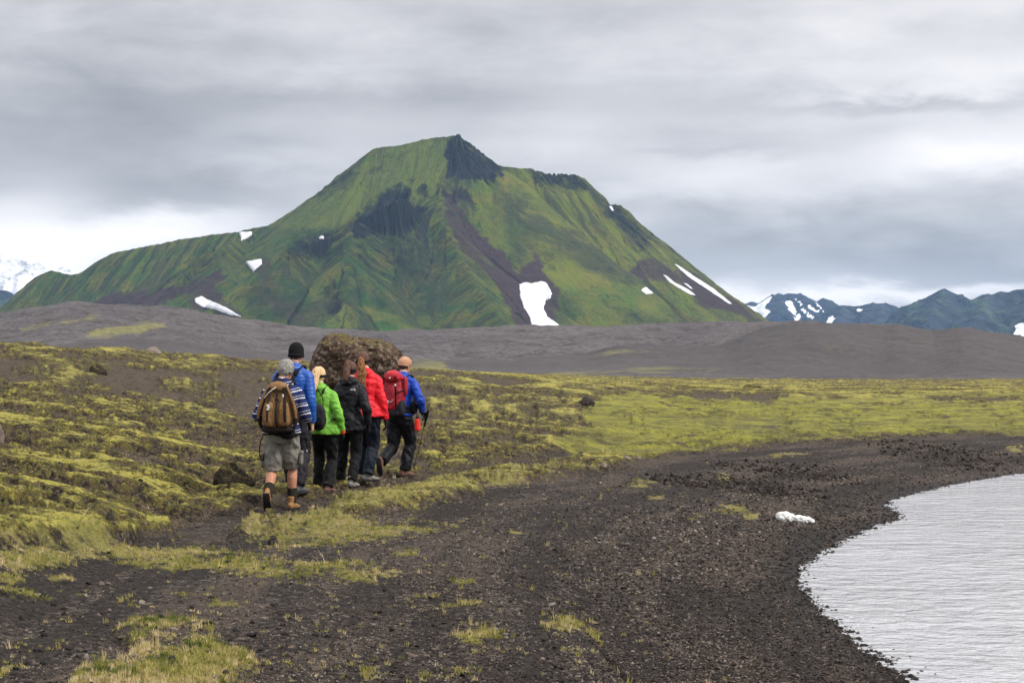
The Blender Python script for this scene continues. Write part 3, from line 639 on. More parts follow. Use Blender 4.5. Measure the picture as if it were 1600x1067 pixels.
def build_ground():
    rows = [3.0]
    while rows[-1] < 900:
        y = rows[-1]; rows.append(y + max(0.016, min(0.72 * y * y / (F * CAMH), 0.45 if y < 160 else y * 0.008)))
    ys = np.array(rows)
    core = np.linspace(-0.335, 0.335, 900); side = 0.335 + (np.linspace(0, 1, 60)[1:] ** 1.5) * 0.75
    us = np.concatenate([-side[::-1], core, side])
    U, Y = np.meshgrid(us, ys); X = U * Y
    z, A = G(X, Y)
    z = np.where(Y > 400, z - (Y - 400) * 0.006, z)
    A.pop('shore'); A.pop('mound'); A.pop('path')
    print('ground verts', X.size)
    o = grid_obj('ground', X, Y, z, M_GROUND, A); tag(o, kind='structure')
build_ground()

def build_water():
    m, g, b = new_mat('lake_water'); pos = vx_pos(g)
    b.inputs['Base Color'].default_value = (0.42, 0.43, 0.45, 1); b.inputs['Roughness'].default_value = 0.05
    b.inputs['IOR'].default_value = 1.33; b.inputs['Specular IOR Level'].default_value = 0.5
    mp = g.new('ShaderNodeMapping'); g.l.new(pos, mp.inputs[0]); mp.inputs['Scale'].default_value = (1.15, 1.6, 1.0); mp.inputs['Rotation'].default_value = (0, 0, math.radians(-8))
    w1 = g.noise(mp.outputs[0], 2.6, 4, 0.55, 0.5); w2 = g.noise(mp.outputs[0], 11.0, 3, 0.6, 0.8); w3 = g.noise(mp.outputs[0], 0.6, 3, 0.5, 0.5)
    gust = g.mapr(g.noise(pos, 0.35, 3, 0.6), 0.35, 0.65, 0.55, 1.25)
    h = g.math('MULTIPLY', gust, g.math('ADD', g.math('MULTIPLY', g.math('POWER', w1, 1.6), 1.7), g.math('ADD', g.math('MULTIPLY', w2, 0.30), g.math('MULTIPLY', w3, 0.6))))
    g.l.new(g.bump(h, 0.7, 0.10), b.inputs['Normal'])
    xs = np.linspace(0.5, 120, 60); ys = np.linspace(2, 60, 40); X, Y = np.meshgrid(xs, ys)
    tag(grid_obj('water', X, Y, np.full(X.shape, ZW), m), kind='structure')
build_water()

# ================================================================== SCATTERED STONES AND GRASS
def rock_mesh(name, seed, flat=0.55, sub=1, rough=0.25):
    bm = bmesh.new(); bmesh.ops.create_icosphere(bm, subdivisions=sub, radius=1)
    r = random.Random(seed); pl = [(Vector((r.uniform(-1,1), r.uniform(-1,1), r.uniform(-1,1))).normalized(), r.uniform(0.5, 0.85)) for _ in range(7)]
    for v in bm.verts:
        for n, d in pl:                                    # cut flat faces
            q = v.co.dot(n)
            if q > d: v.co -= n * (q - d)
        v.co *= 1 + r.uniform(-rough, rough) * 0.35
        v.co.z *= flat; v.co.y *= r.uniform(0.7, 0.75)
    me = bpy.data.meshes.new(name); bm.to_mesh(me); bm.free(); return me
def tuft_mesh(name, seed, blades=16, h=1.0, spread=0.5, lean=0.45, width=0.035):
    r = random.Random(seed); V = []; Fc = []
    for i in range(blades):
        a = r.uniform(0, 2 * math.pi); rr = spread * math.sqrt(r.random()); x, y = rr * math.cos(a), rr * math.sin(a)
        la = r.uniform(0, 2 * math.pi); ln = r.uniform(0.1, 1) * lean; hh = h * r.uniform(0.45, 1.0); w = width * r.uniform(.7, 1.3)
        fa = r.uniform(0, math.pi); wx, wy = math.cos(fa) * w, math.sin(fa) * w
        b0 = len(V)
        for t, ws in ((0, 1.0), (0.5, 0.8)):
            cx = x + math.cos(la) * ln * hh * t * t; cy = y + math.sin(la) * ln * hh * t * t
            V += [(cx - wx * ws, cy - wy * ws, hh * t - 0.03), (cx + wx * ws, cy + wy * ws, hh * t - 0.03)]
        V.append((x + math.cos(la) * ln * hh, y + math.sin(la) * ln * hh, hh))
        Fc += [(b0, b0+1, b0+3, b0+2), (b0+2, b0+3, b0+4)]
    me = bpy.data.meshes.new(name); me.from_pydata(V, [], Fc); return me
def scatter(name, P, rot, scl, tint, protos, mat):
    """points of a mesh carry copies of small prototype meshes (stuff)"""
    P = np.asarray(P, np.float32); n = len(P)
    me = bpy.data.meshes.new(name); me.vertices.add(n); me.vertices.foreach_set('co', P.ravel())
    for nm, typ, v in (('rot', 'FLOAT_VECTOR', rot), ('scl', 'FLOAT_VECTOR', scl)):
        a = me.attributes.new(nm, typ, 'POINT'); a.data.foreach_set('vector', np.asarray(v, np.float32).ravel())
    a = me.attributes.new('tint', 'FLOAT', 'POINT'); a.data.foreach_set('value', np.asarray(tint, np.float32))
    a = me.attributes.new('pick', 'INT', 'POINT'); a.data.foreach_set('value', RNG.integers(0, len(protos), n).astype(np.int32))
    o = bpy.data.objects.new(name, me); C.objects.link(o)
    col = bpy.data.collections.new(name + '_kinds')
    for i, pm in enumerate(protos):
        if not pm.materials: pm.materials.append(mat)
        col.objects.link(bpy.data.objects.new(name + '_kind', pm))
    t = bpy.data.node_groups.new(name + '_scatter', 'GeometryNodeTree')
    t.interface.new_socket('Geometry', in_out='INPUT', socket_type='NodeSocketGeometry'); t.interface.new_socket('Geometry', in_out='OUTPUT', socket_type='NodeSocketGeometry')
    nd, lk = t.nodes, t.links
    gi, go = nd.new('NodeGroupInput'), nd.new('NodeGroupOutput')
    ci = nd.new('GeometryNodeCollectionInfo'); ci.inputs['Collection'].default_value = col; ci.inputs['Separate Children'].default_value = True; ci.inputs['Reset Children'].default_value = True
    ip = nd.new('GeometryNodeInstanceOnPoints'); ip.inputs['Pick Instance'].default_value = True
    def na(nm, typ):
        q = nd.new('GeometryNodeInputNamedAttribute'); q.data_type = typ; q.inputs['Name'].default_value = nm
        return [s_ for s_ in q.outputs if s_.enabled and s_.name == 'Attribute'][0]
    lk.new(gi.outputs[0], ip.inputs['Points']); lk.new(ci.outputs[0], ip.inputs['Instance'])
    lk.new(na('pick', 'INT'), ip.inputs['Instance Index']); lk.new(na('scl', 'FLOAT_VECTOR'), ip.inputs['Scale'])
    er = nd.new('FunctionNodeEulerToRotation'); lk.new(na('rot', 'FLOAT_VECTOR'), er.inputs[0]); lk.new(er.outputs[0], ip.inputs['Rotation'])
    lk.new(ip.outputs[0], go.inputs[0])
    md = o.modifiers.new('scatter', 'NODES'); md.node_group = t
    return o
def sample(n, y0, y1, umax=0.36, power=2.0):
    """random ground points; nearer ones denser"""
    t = RNG.random(n); a = 1 - power
    y = (y0 ** a + (y1 ** a - y0 ** a) * t) ** (1 / a) if power != 1 else y0 * (y1 / y0) ** t
    x = RNG.uniform(-umax, umax, n) * y
    return x, y
def stone_mat(name, stops, rough=0.85):
    m, g, b = new_mat(name); t = g.attr('tint', 'INSTANCER')
    n = g.noise(g.new('ShaderNodeTexCoord').outputs['Object'], 3.0, 4, 0.7)
    c = g.ramp(t, stops)
    g.l.new(g.mix(g.mapr(n, 0.3, 0.7, 0, 0.5), c, g.vmath('SCALE', c, scale=1.9)), b.inputs['Base Color']); b.inputs['Roughness'].default_value = rough
    return m
def blade_mat(name, stops):
    m, g, b = new_mat(name); t = g.attr('tint', 'INSTANCER')
    g.l.new(g.ramp(t, stops), b.inputs['Base Color']); b.inputs['Roughness'].default_value = 0.7
    b.inputs['Subsurface Weight'].default_value = 0.0
    return m
def build_scatter():
    M_PEB = stone_mat('pebble', [(0, (0.005, 0.004, 0.0035)), (0.4, (0.021, 0.0155, 0.012)), (0.65, (0.060, 0.044, 0.035)), (0.85, (0.095, 0.074, 0.060)), (1, (0.20, 0.17, 0.145))])
    peb = [rock_mesh('pebble_shape', 10 + i, random.Random(i).uniform(.4, .75)) for i in range(7)]
    P = []; Rr = []; Sc = []; T = []
    def add(x, y, keep, size, tint, sink=0.25, z=None, tilt=0.35):
        x, y, size, tint = x[keep], y[keep], size[keep], tint[keep]
        zz = z[keep] if z is not None else G(x, y)[0]
        n = len(x); P.append(np.stack([x, y, zz + size * (0.4 - sink)], -1))
        Rr.append(np.stack([RNG.normal(0, tilt, n), RNG.normal(0, tilt, n), RNG.uniform(0, 6.28, n)], -1))
        k = RNG.uniform(0.75, 1.35, (n, 3)); k[:, 2] = RNG.uniform(.6, 1.1, n)
        Sc.append(size[:, None] * k); T.append(tint)
    # beach shingle, larger towards the water and the near right
    x, y = sample(260000, 8.3, 40, 0.36, 2.1); z, A = G(x, y); d = A['shore']
    w = A['gravel'] * (1 - .9 * A['grass']) * (1 - 0.7 * A['path'])
    beach = np.clip(1.25 - d / 5.5, 0.25, 1)
    keep = (RNG.random(len(x)) < w * beach * np.clip(.35 + 1.1 * A['tone'], 0, 1)) & (d > -0.35)
    size = (0.0040 + 0.007 * RNG.random(len(x)) ** 2.5 + 0.015 * beach ** 2 * RNG.random(len(x)) ** 2) * np.clip(y / 15, .8, 1.5)
    tn = np.clip(RNG.random(len(x)) ** 1.35 * (1.0 - 0.35 * np.exp(-np.abs(d) / 0.5)) + .12 * fbm(x, y, 3, 301) + .25 * (A['tone'] - .5), 0, 1)
    add(x, y, keep, size, tn, z=z)
    # stones standing in the edge of the water
    x, y = sample(26000, 10, 34, 0.36, 2.0); z, A = G(x, y); d = A['shore']
    keep = (np.abs(d + .05) < 0.30 * RNG.random(len(x)) + 0.05)
    add(x, y, keep, 0.012 + 0.022 * RNG.random(len(x)) ** 2, RNG.random(len(x)) * .5, z=np.maximum(z, ZW - 0.02))
    # cobbles on the heaps behind the beach
    x, y = sample(60000, 24, 42, 0.36, 1.5); z, A = G(x, y)
    hp = np.zeros(len(x))
    for hx, Yh, sx, sy in ((1165, 27, 1.1, 1.7), (1225, 30.5, 1.2, 1.6), (1100, 26.5, .8, 1.3), (1480, 37, 1.7, 2.4)):
        hp = np.maximum(hp, np.exp(-((x - (hx - 800) / F * Yh) / sx) ** 2 - ((y - Yh) / sy) ** 2))
    keep = (RNG.random(len(x)) < hp * 1.3 - 0.25) & (A['gravel'] > .5)
    add(x, y, keep, 0.016 + 0.050 * RNG.random(len(x)) ** 3, RNG.random(len(x)) * .66, z=z, tilt=.6)
    # odd bigger stones over gravel, path and heath
    x, y = sample(4200, 8.5, 60, 0.36, 1.8); z, A = G(x, y)
    keep = (A['shore'] > .1) & (RNG.random(len(x)) < .35 + .65 * A['gravel']) & (A['meadow'] < .5)
    add(x, y, keep, 0.014 + 0.026 * RNG.random(len(x)) ** 4, RNG.random(len(x)) ** 1.4 * .92, z=z)
    o = scatter('shingle', np.concatenate(P), np.concatenate(Rr), np.concatenate(Sc), np.concatenate(T), peb, M_PEB); tag(o, kind='stuff')
    print('stones', sum(len(p) for p in P))
    # ---- grass blades
    M_GR = blade_mat('grass_blade', [(0, (0.055, 0.085, 0.014)), (0.35, (0.17, 0.18, 0.032)), (0.65, (0.35, 0.305, 0.085)), (0.85, (0.46, 0.37, 0.18)), (1, (0.58, 0.46, 0.27))])
    tf = [tuft_mesh('tuft_shape', 50 + i, 18, 1.0, 0.55, 0.75, 0.045) for i in range(6)]
    P, Rr, Sc, T = [], [], [], []
    def addg(x, y, z, keep, size, tint):
        x, y, z, size, tint = x[keep], y[keep], z[keep], size[keep], tint[keep]; n = len(x)
        P.append(np.stack([x, y, z - 0.004], -1)); Rr.append(np.stack([RNG.normal(0, .15, n), RNG.normal(0, .15, n), RNG.uniform(0, 6.28, n)], -1))
        k = RNG.uniform(.7, 1.3, (n, 1)); Sc.append(size[:, None] * np.concatenate([k, k, k * RNG.uniform(.45, 1.25, (n, 1)) * (1 + 1.2 * (RNG.random((n, 1)) > .93))], 1)); T.append(tint)
    x, y = sample(210000, 8.2, 44, 0.36, 1.9); z, A = G(x, y)
    dry = 0.55 + 0.5 * fbm(x / .7, y / .7, 3, 311)
    keep = (A['grass'] > .12) & (RNG.random(len(x)) < A['grass'] * 0.75)
    addg(x, y, z, keep, 0.020 + 0.018 * RNG.random(len(x)) + 0.0 * A['mound'], np.clip(dry + RNG.normal(0, .16, len(x)) + A['mound'] * np.where(fbm(x / .35, y / .35, 2, 5) > .2, -.3, .22), 0, 1))
    keep = (A['moss'] > .45) & (A['grass'] < .35) & (RNG.random(len(x)) < .30 + .2 * (A['moss'] > .7))
    addg(x, y, z, keep, 0.012 + 0.016 * RNG.random(len(x)), np.clip((dry * .6 + .12) * np.clip(A['moss'] * 1.25, .45, 1) + RNG.normal(-.02, .14, len(x)), 0, 1))
    # loose wiry stems over the bare heath and sparse tufts on the gravel
    keep = (A['gravel'] < .4) & (A['moss'] < .5) & (RNG.random(len(x)) < .22)
    addg(x, y, z, keep, 0.015 + 0.025 * RNG.random(len(x)) ** 2, np.clip(.75 + RNG.normal(0, .15, len(x)), 0, 1))
    keep = (A['gravel'] > .6) & (A['shore'] > 1.2) & (RNG.random(len(x)) < .004 + .03 * (fbm(x / .8, y / .8, 3, 321) > .22) * sstep(6, 2, np.abs(x + 1)))
    addg(x, y, z, keep, 0.02 + 0.02 * RNG.random(len(x)), np.clip(.72 + RNG.normal(0, .15, len(x)), 0, 1))
    o = scatter('grass', np.concatenate(P), np.concatenate(Rr), np.concatenate(Sc), np.concatenate(T), tf, M_GR); tag(o, kind='stuff')
    print('tufts', sum(len(p) for p in P))
    # tall single stems of dead grass in the foreground
    st = [tuft_mesh('stem_shape', 80 + i, 3, 1.0, 0.10, 0.7, 0.010) for i in range(4)]
    x, y = sample(2600, 10, 24, .36, 1.6); z, A = G(x, y); keep = ((A['grass'] > .2) | (A['moss'] > .3)) & (RNG.random(len(x)) < .3) & (A['mound'] < .5)
    n = keep.sum(); s_ = RNG.uniform(.07, .17, n)
    o = scatter('dry_grass_stems', np.stack([x, y, z], -1)[keep], np.stack([RNG.normal(0, .25, n), RNG.normal(0, .25, n), RNG.uniform(0, 6, n)], -1),
                np.repeat(s_[:, None], 3, 1), RNG.uniform(.75, 1, n), st, M_GR); tag(o, kind='stuff')
build_scatter()

def build_haze():
    # clear mountain air: one closed box of thin even haze
    bm = bmesh.new(); bmesh.ops.create_cube(bm, size=1)
    for v in bm.verts: v.co = Vector((v.co.x * 26000, v.co.y * 26000, -42 if v.co.z < 0 else 760))
    me = bpy.data.meshes.new('haze'); bm.to_mesh(me); bm.free(); o = bpy.data.objects.new('haze', me); C.objects.link(o)
    m = bpy.data.materials.new('haze_air'); m.use_nodes = True; t = m.node_tree; t.nodes.clear()
    out = t.nodes.new('ShaderNodeOutputMaterial'); v = t.nodes.new('ShaderNodeVolumePrincipled')
    v.inputs['Color'].default_value = (0.36, 0.62, 1.0, 1); v.inputs['Density'].default_value = 3.5e-5; v.inputs['Anisotropy'].default_value = 0.2
    t.links.new(v.outputs[0], out.inputs['Volume']); me.materials.append(m); tag(o, kind='stuff')
build_haze()

# ================================================================== BODY, CLOTH AND BAG BUILDERS
def frame(d, side):
    d = d.normalized(); s_ = (side - d * side.dot(d))
    s_ = s_.normalized() if s_.length > 1e-4 else d.orthogonal().normalized()
    return s_, s_.cross(d).normalized()          # side, 'front' (perpendicular)
def loft(bm, pts, rad, side=Vector((1, 0, 0)), n=16, cap=0.6, sq=2.0):
    """closed tube through pts; rad = r or (r_side, r_front)"""
    pts = [Vector(p) for p in pts]; rings = []
    def ring(c, d, ra, rb):
        s_, f_ = frame(d, side); L = []
        for i in range(n):
            a = 2 * math.pi * i / n; ca, sa = math.cos(a), math.sin(a)
            ca = math.copysign(abs(ca) ** (2 / sq), ca); sa = math.copysign(abs(sa) ** (2 / sq), sa)
            L.append(bm.verts.new(c + s_ * ca * ra + f_ * sa * rb))
        return L
    m = len(pts); R2 = [(r, r) if not isinstance(r, (tuple, list)) else r for r in rad]
    for i, p in enumerate(pts):
        d = (pts[min(i + 1, m - 1)] - pts[max(i - 1, 0)])
        if i == 0 and cap:
            for t in (0.25, 0.7): rings.append(ring(p - d.normalized() * min(R2[0]) * cap * math.cos(math.asin(t ** .5)), d, R2[0][0] * t ** .5, R2[0][1] * t ** .5))
        rings.append(ring(p, d, *R2[i]))
        if i == m - 1 and cap:
            for t in (0.7, 0.25): rings.append(ring(p + d.normalized() * min(R2[-1]) * cap * math.cos(math.asin(t ** .5)), d, R2[-1][0] * t ** .5, R2[-1][1] * t ** .5))
    for a, b in zip(rings[:-1], rings[1:]):
        for i in range(n): bm.faces.new((a[i], a[(i + 1) % n], b[(i + 1) % n], b[i]))
    bm.faces.new(list(reversed(rings[0]))); bm.faces.new(rings[-1])
def spline(pts, rad, k=4):
    """Catmull-Rom refinement of centres and radii"""
    pts = [Vector(p) for p in pts]; R2 = [Vector((r, r)) if not isinstance(r, (tuple, list)) else Vector(r) for r in rad]
    op, orr = [], []
    for i in range(len(pts) - 1):
        p = [pts[max(i - 1, 0)], pts[i], pts[i + 1], pts[min(i + 2, len(pts) - 1)]]; q = [R2[max(i - 1, 0)], R2[i], R2[i + 1], R2[min(i + 2, len(pts) - 1)]]
        for j in range(k):
            t = j / k
            f = lambda a, b, c, d: 0.5 * ((2 * b) + (c - a) * t + (2 * a - 5 * b + 4 * c - d) * t * t + (3 * b - a - 3 * c + d) * t ** 3)
            op.append(f(*p)); orr.append(tuple(max(0.003, v) for v in f(*q)))
    op.append(pts[-1]); orr.append(tuple(R2[-1])); return op, orr
def sellip(bm, c, r, e=2.0, rot=None, taper=0.0, nu=28, nv=18, ev=None):
    """superellipsoid; taper shrinks the top"""
    ev = ev or e; c = Vector(c); rot = rot or Matrix.Identity(3); rows = []
    sp = lambda v, k: math.copysign(abs(v) ** (2 / k), v)
    for j in range(1, nv):
        ph = -math.pi / 2 + math.pi * j / nv; L = []
        for i in range(nu):
            a = 2 * math.pi * i / nu; z = sp(math.sin(ph), ev); k = 1 - taper * (z + 1) / 2
            q = Vector((sp(math.cos(ph), ev) * sp(math.cos(a), e) * r[0] * k, sp(math.cos(ph), ev) * sp(math.sin(a), e) * r[1] * k, z * r[2]))
            L.append(bm.verts.new(c + rot @ q))
        rows.append(L)
    for A, B in zip(rows[:-1], rows[1:]):
        for i in range(nu): bm.faces.new((A[i], A[(i + 1) % nu], B[(i + 1) % nu], B[i]))
    b = bm.verts.new(c + rot @ Vector((0, 0, -r[2]))); t = bm.verts.new(c + rot @ Vector((0, 0, r[2])))
    for i in range(nu): bm.faces.new((rows[0][(i + 1) % nu], rows[0][i], b)); bm.faces.new((rows[-1][i], rows[-1][(i + 1) % nu], t))
def finish(name, bm, mat, parent=None, voxel=0.010, smooth=3, fold=0.0, fscale=(9, 9, 5), seed=1, cut=None):
    """weld the pieces into one continuous skin, relax it, add cloth folds"""
    bmesh.ops.recalc_face_normals(bm, faces=bm.faces)
    me = bpy.data.meshes.new(name); bm.to_mesh(me); bm.free()
    if voxel:
        t = bpy.data.objects.new('tmp', me); C.objects.link(t)
        r = t.modifiers.new('r', 'REMESH'); r.mode = 'VOXEL'; r.voxel_size = voxel
        if smooth: q = t.modifiers.new('s', 'SMOOTH'); q.iterations = smooth; q.factor = 0.6
        dg = bpy.context.evaluated_depsgraph_get(); m2 = bpy.data.meshes.new_from_object(t.evaluated_get(dg)); bpy.data.objects.remove(t); bpy.data.meshes.remove(me); me = m2; me.name = name
    if fold and len(me.vertices):
        n = len(me.vertices); co = np.empty(n * 3, np.float32); me.vertices.foreach_get('co', co); co = co.reshape(-1, 3)
        nr = np.empty(n * 3, np.float32); me.vertices.foreach_get('normal', nr); nr = nr.reshape(-1, 3)
        x, y, z = co[:, 0] * fscale[0], co[:, 1] * fscale[1], co[:, 2] * fscale[2]
        w = fbm3(x + .6 * z, y, z, 3, seed); w2 = 1 - 2 * np.abs(fbm3(x * 1.3, y * 1.3 + z, z * 1.6, 2, seed + 9))
        co = co + nr * (w * .8 + w2 * .75 - .3)[:, None] * fold; me.vertices.foreach_set('co', co.ravel().astype(np.float32)); me.update()
    me.polygons.foreach_set('use_smooth', np.ones(len(me.polygons), bool))
    me.materials.clear(); me.materials.append(mat)
    o = bpy.data.objects.new(name, me); C.objects.link(o)
    if parent: o.parent = parent
    return o
def ik(a, b, l1, l2, pole):
    d = b - a; L = min(d.length, (l1 + l2) * 0.998); dn = d.normalized()
    x = (l1 * l1 - l2 * l2 + L * L) / (2 * L); h = math.sqrt(max(l1 * l1 - x * x, 0))
    p = pole - dn * pole.dot(dn); p.normalize()
    return a + dn * x + p * h, a + dn * L
V3 = Vector

def cloth(name, c, c2=None, rough=0.75, scale=60, bump=.35, sheen=0.0):
    m, g, b = new_mat(name); co = g.new('ShaderNodeTexCoord').outputs['Object']
    n = g.noise(co, 7, 4, .6); w = g.noise(co, scale, 3, .6); wv = g.noise(co, 11, 3, .5, .25)
    g.l.new(g.mix(g.mapr(n, .3, .7), c, c2 or tuple(v * .75 for v in c)), b.inputs['Base Color']); b.inputs['Roughness'].default_value = rough; b.inputs['Specular IOR Level'].default_value = .15 if max(c) < .05 else .25
    g.l.new(g.bump(g.math('ADD', g.math('MULTIPLY', w, .25), wv), bump, 0.02), b.inputs['Normal'])
    return m
def quilted(name, c):
    m, g, b = new_mat(name); co = g.new('ShaderNodeTexCoord').outputs['Object']
    s = g.new('ShaderNodeSeparateXYZ'); g.l.new(co, s.inputs[0]); n = g.noise(co, 14, 3, .6)
    z = g.math('ADD', g.math('MULTIPLY', s.outputs[2], 19.0), g.math('MULTIPLY', n, 1.2))
    w = g.math('ABSOLUTE', g.math('SINE', g.math('MULTIPLY', z, math.pi)))
    w = g.math('POWER', w, 0.35)
    b.inputs['Base Color'].default_value = c + (1,); b.inputs['Roughness'].default_value = .42
    b.inputs['Specular IOR Level'].default_value = .4
    g.l.new(g.bump(g.math('ADD', w, g.math('MULTIPLY', n, 1.6)), .32, .015), b.inputs['Normal']); return m
def knit_mat():
    m, g, b = new_mat('nordic_knit'); co = g.new('ShaderNodeTexCoord').outputs['Object']
    s = g.new('ShaderNodeSeparateXYZ'); g.l.new(co, s.inputs[0]); x, y, z = s.outputs
    ax = g.math('ABSOLUTE', x)
    zz = g.math('ADD', z, g.math('MULTIPLY', g.noise(co, 6, 2, .5), .03))
    zz = g.math('SUBTRACT', zz, g.math('MULTIPLY', ax, 0.22))                    # the bands drop away over the shoulders
    p = g.math('FRACT', g.math('MULTIPLY', zz, 1 / .098))
    zig = g.math('MULTIPLY', g.math('PINGPONG', g.math('MULTIPLY', g.math('ADD', x, g.math('MULTIPLY', y, .8)), 1.0), .022), 3.6)
    b1 = g.math('LESS_THAN', g.math('ABSOLUTE', g.math('SUBTRACT', p, g.math('ADD', .22, zig))), .075)
    b2 = g.math('LESS_THAN', g.math('ABSOLUTE', g.math('SUBTRACT', p, .58)), .045)
    dash = g.math('GREATER_THAN', g.math('PINGPONG', g.math('ADD', x, g.math('MULTIPLY', y, .8)), .012), .0035)
    w = g.math('ADD', b1, g.math('MULTIPLY', b2, dash), clamp=True)
    col = g.mix(w, g.mix(g.noise(co, 30, 3, .6), (.006, .008, .035), (.014, .019, .085)), (.50, .52, .60))
    b3 = g.math('LESS_THAN', g.math('ABSOLUTE', g.math('SUBTRACT', p, .86)), .06)
    col = g.mix(g.math('MULTIPLY', b3, .8), col, (.02, .036, .15))
    g.l.new(col, b.inputs['Base Color']); b.inputs['Roughness'].default_value = .95
    g.l.new(g.bump(g.noise(co, 120, 3, .7), .5, .01), b.inputs['Normal']); return m
def hair_mat(name, c1, c2):
    m, g, b = new_mat(name); co = g.new('ShaderNodeTexCoord').outputs['Object']
    mp = g.new('ShaderNodeMapping'); g.l.new(co, mp.inputs[0]); mp.inputs['Scale'].default_value = (110, 110, 16)
    n = g.noise(mp.outputs[0], 1.0, 4, .7, .5)
    g.l.new(g.mix(g.mapr(n, .35, .65), c1, c2), b.inputs['Base Color']); b.inputs['Roughness'].default_value = .55
    g.l.new(g.bump(n, .8, .012), b.inputs['Normal']); return m
def plain(name, c, rough=.6, metal=0.0, spec=.3):
    m, g, b = new_mat(name); n = g.noise(g.new('ShaderNodeTexCoord').outputs['Object'], 25, 4, .6)
    g.l.new(g.mix(g.mapr(n, .3, .7), c, tuple(v * .7 for v in c)), b.inputs['Base Color']); b.inputs['Roughness'].default_value = rough; b.inputs['Metallic'].default_value = metal
    b.inputs['Specular IOR Level'].default_value = spec; return m
MM = dict(
    skin=plain('skin', (.56, .31, .22), .5), skin_tan=plain('tanned_skin', (.50, .235, .145), .5), lip=plain('lip', (.42, .16, .13), .5), eye=plain('eye', (.5, .5, .5), .2),
    knit=knit_mat(), tan=cloth('tan_canvas', (.235, .130, .055), (.165, .088, .036)), darkbrown=cloth('dark_webbing', (.022, .016, .013)), black=cloth('black_cloth', (.006, .006, .007), (.010, .010, .012)),
    blackshell=cloth('black_shell', (.007, .007, .009), (.012, .012, .015), .5, 40, .5), charcoal=cloth('charcoal_trousers', (.014, .0135, .017), (.024, .022, .028), .7, 40, .5), navy=cloth('navy_trousers', (.006, .009, .018), (.011, .014, .025), .65, 40, .5),
    shorts=cloth('grey_cargo_cloth', (.26, .245, .215), (.15, .14, .12), .85, 50, .6), shortsd=cloth('grey_pocket_cloth', (.15, .142, .125), None, .85, 50, .6), blue=quilted('blue_quilted_nylon', (.006, .070, .34)), shell_blue=cloth('blue_shell', (.008, .055, .40), (.006, .04, .30), .5, 40, .5),
    green=cloth('lime_shell', (.17, .42, .045), (.12, .33, .03), .55, 40, .6), red=cloth('red_shell', (.70, .010, .022), (.52, .006, .016), .55, 40, .5), orange=cloth('orange_cuff', (.80, .10, .02)), redpack=cloth('red_pack_cloth', (.33, .012, .022), (.22, .008, .016), .6), redlid=cloth('red_lid_cloth', (.45, .020, .035), (.33, .012, .022), .6),
    grey=cloth('grey_mesh', (.10, .10, .10)), white=plain('white_cord', (.75, .73, .7), .5), peach=cloth('peach_knit', (.52, .29, .18), (.40, .21, .125), .9, 90, .5), beanie=cloth('black_knit', (.007, .007, .008), (.012, .012, .013), .95, 90, .6),
    bootan=cloth('tan_nubuck', (.32, .17, .065), (.22, .11, .04), .8), sole=plain('rubber_sole', (.012, .012, .012), .8), bootgrey=cloth('grey_boot_leather', (.13, .13, .135), (.05, .05, .055), .6), bootbrown=cloth('brown_boot_leather', (.17, .085, .06), (.10, .05, .04), .7), bootpale=cloth('pale_boot_cloth', (.22, .21, .19)),
    sock=cloth('dark_sock', (.016, .014, .012), (.03, .026, .02), .95), hair_grey=hair_mat('grey_hair', (.055, .05, .045), (.42, .40, .37)), hair_blond=hair_mat('blonde_hair', (.42, .25, .11), (.80, .58, .34)), hair_brown=hair_mat('brown_hair', (.040, .018, .012), (.15, .070, .045)),
    hair_auburn=hair_mat('auburn_hair', (.10, .038, .014), (.36, .155, .055)), hair_dark=hair_mat('dark_hair', (.02, .012, .01), (.08, .05, .035)), bottle=plain('red_bottle_plastic', (.85, .03, .015), .35, 0, .5), yellow=plain('yellow_lacquer', (.55, .50, .04), .3, .3), alu=plain('dull_aluminium', (.35, .35, .36), .35, .9))

def hand_geo(bm, w, d, palm_n, thumb, s=1.0, fat=1.0, curl=0.5):
    """palm + five fingers: w wrist, d pointing direction, palm_n faces where the fingers curl to, thumb = side of the thumb"""
    d = d.normalized(); t = (thumb - d * thumb.dot(d)).normalized(); nrm = (palm_n - d * palm_n.dot(d) - t * palm_n.dot(t)).normalized()
    loft(bm, [w - d * .01 * s, w + d * .03 * s, w + d * .065 * s, w + d * .090 * s], [(.026 * s * fat, .020 * s * fat), (.036 * s, .016 * s * fat), (.041 * s, .015 * s * fat), (.040 * s, .012 * s * fat)], side=t, n=12)
    for k, (off, L) in enumerate(((.030, .070), (.010, .080), (-.010, .075), (-.029, .058))):
        p = w + d * .086 * s + t * off * s; r = .0095 * s * fat; a = curl * (1 + .12 * k); pts = [p - d * .012 * s, p]; dirv = d
        for q, seg in enumerate((.45, .32, .23)):
            dirv = (Matrix.Rotation(a * (.8 if q == 0 else 1.1), 3, nrm.cross(d) * -1) @ dirv) if False else (dirv * math.cos(a) + nrm * math.sin(a)).normalized()
            p = p + dirv * L * seg * s; pts.append(p.copy())
        loft(bm, pts, [r, r, r * .95, r * .88, r * .75], side=t, n=8, cap=1)
    b = w + d * .022 * s + t * .030 * s; d1 = (t * .75 + d * .75 + nrm * .25).normalized(); d2 = (t * .25 + d * .9 + nrm * .35).normalized()
    loft(bm, [b - d1 * .012 * s, b, b + d1 * .034 * s, b + d1 * .034 * s + d2 * .030 * s], [.014 * s * fat, .0145 * s * fat, .0115 * s * fat, .0085 * s * fat], n=8, cap=1)

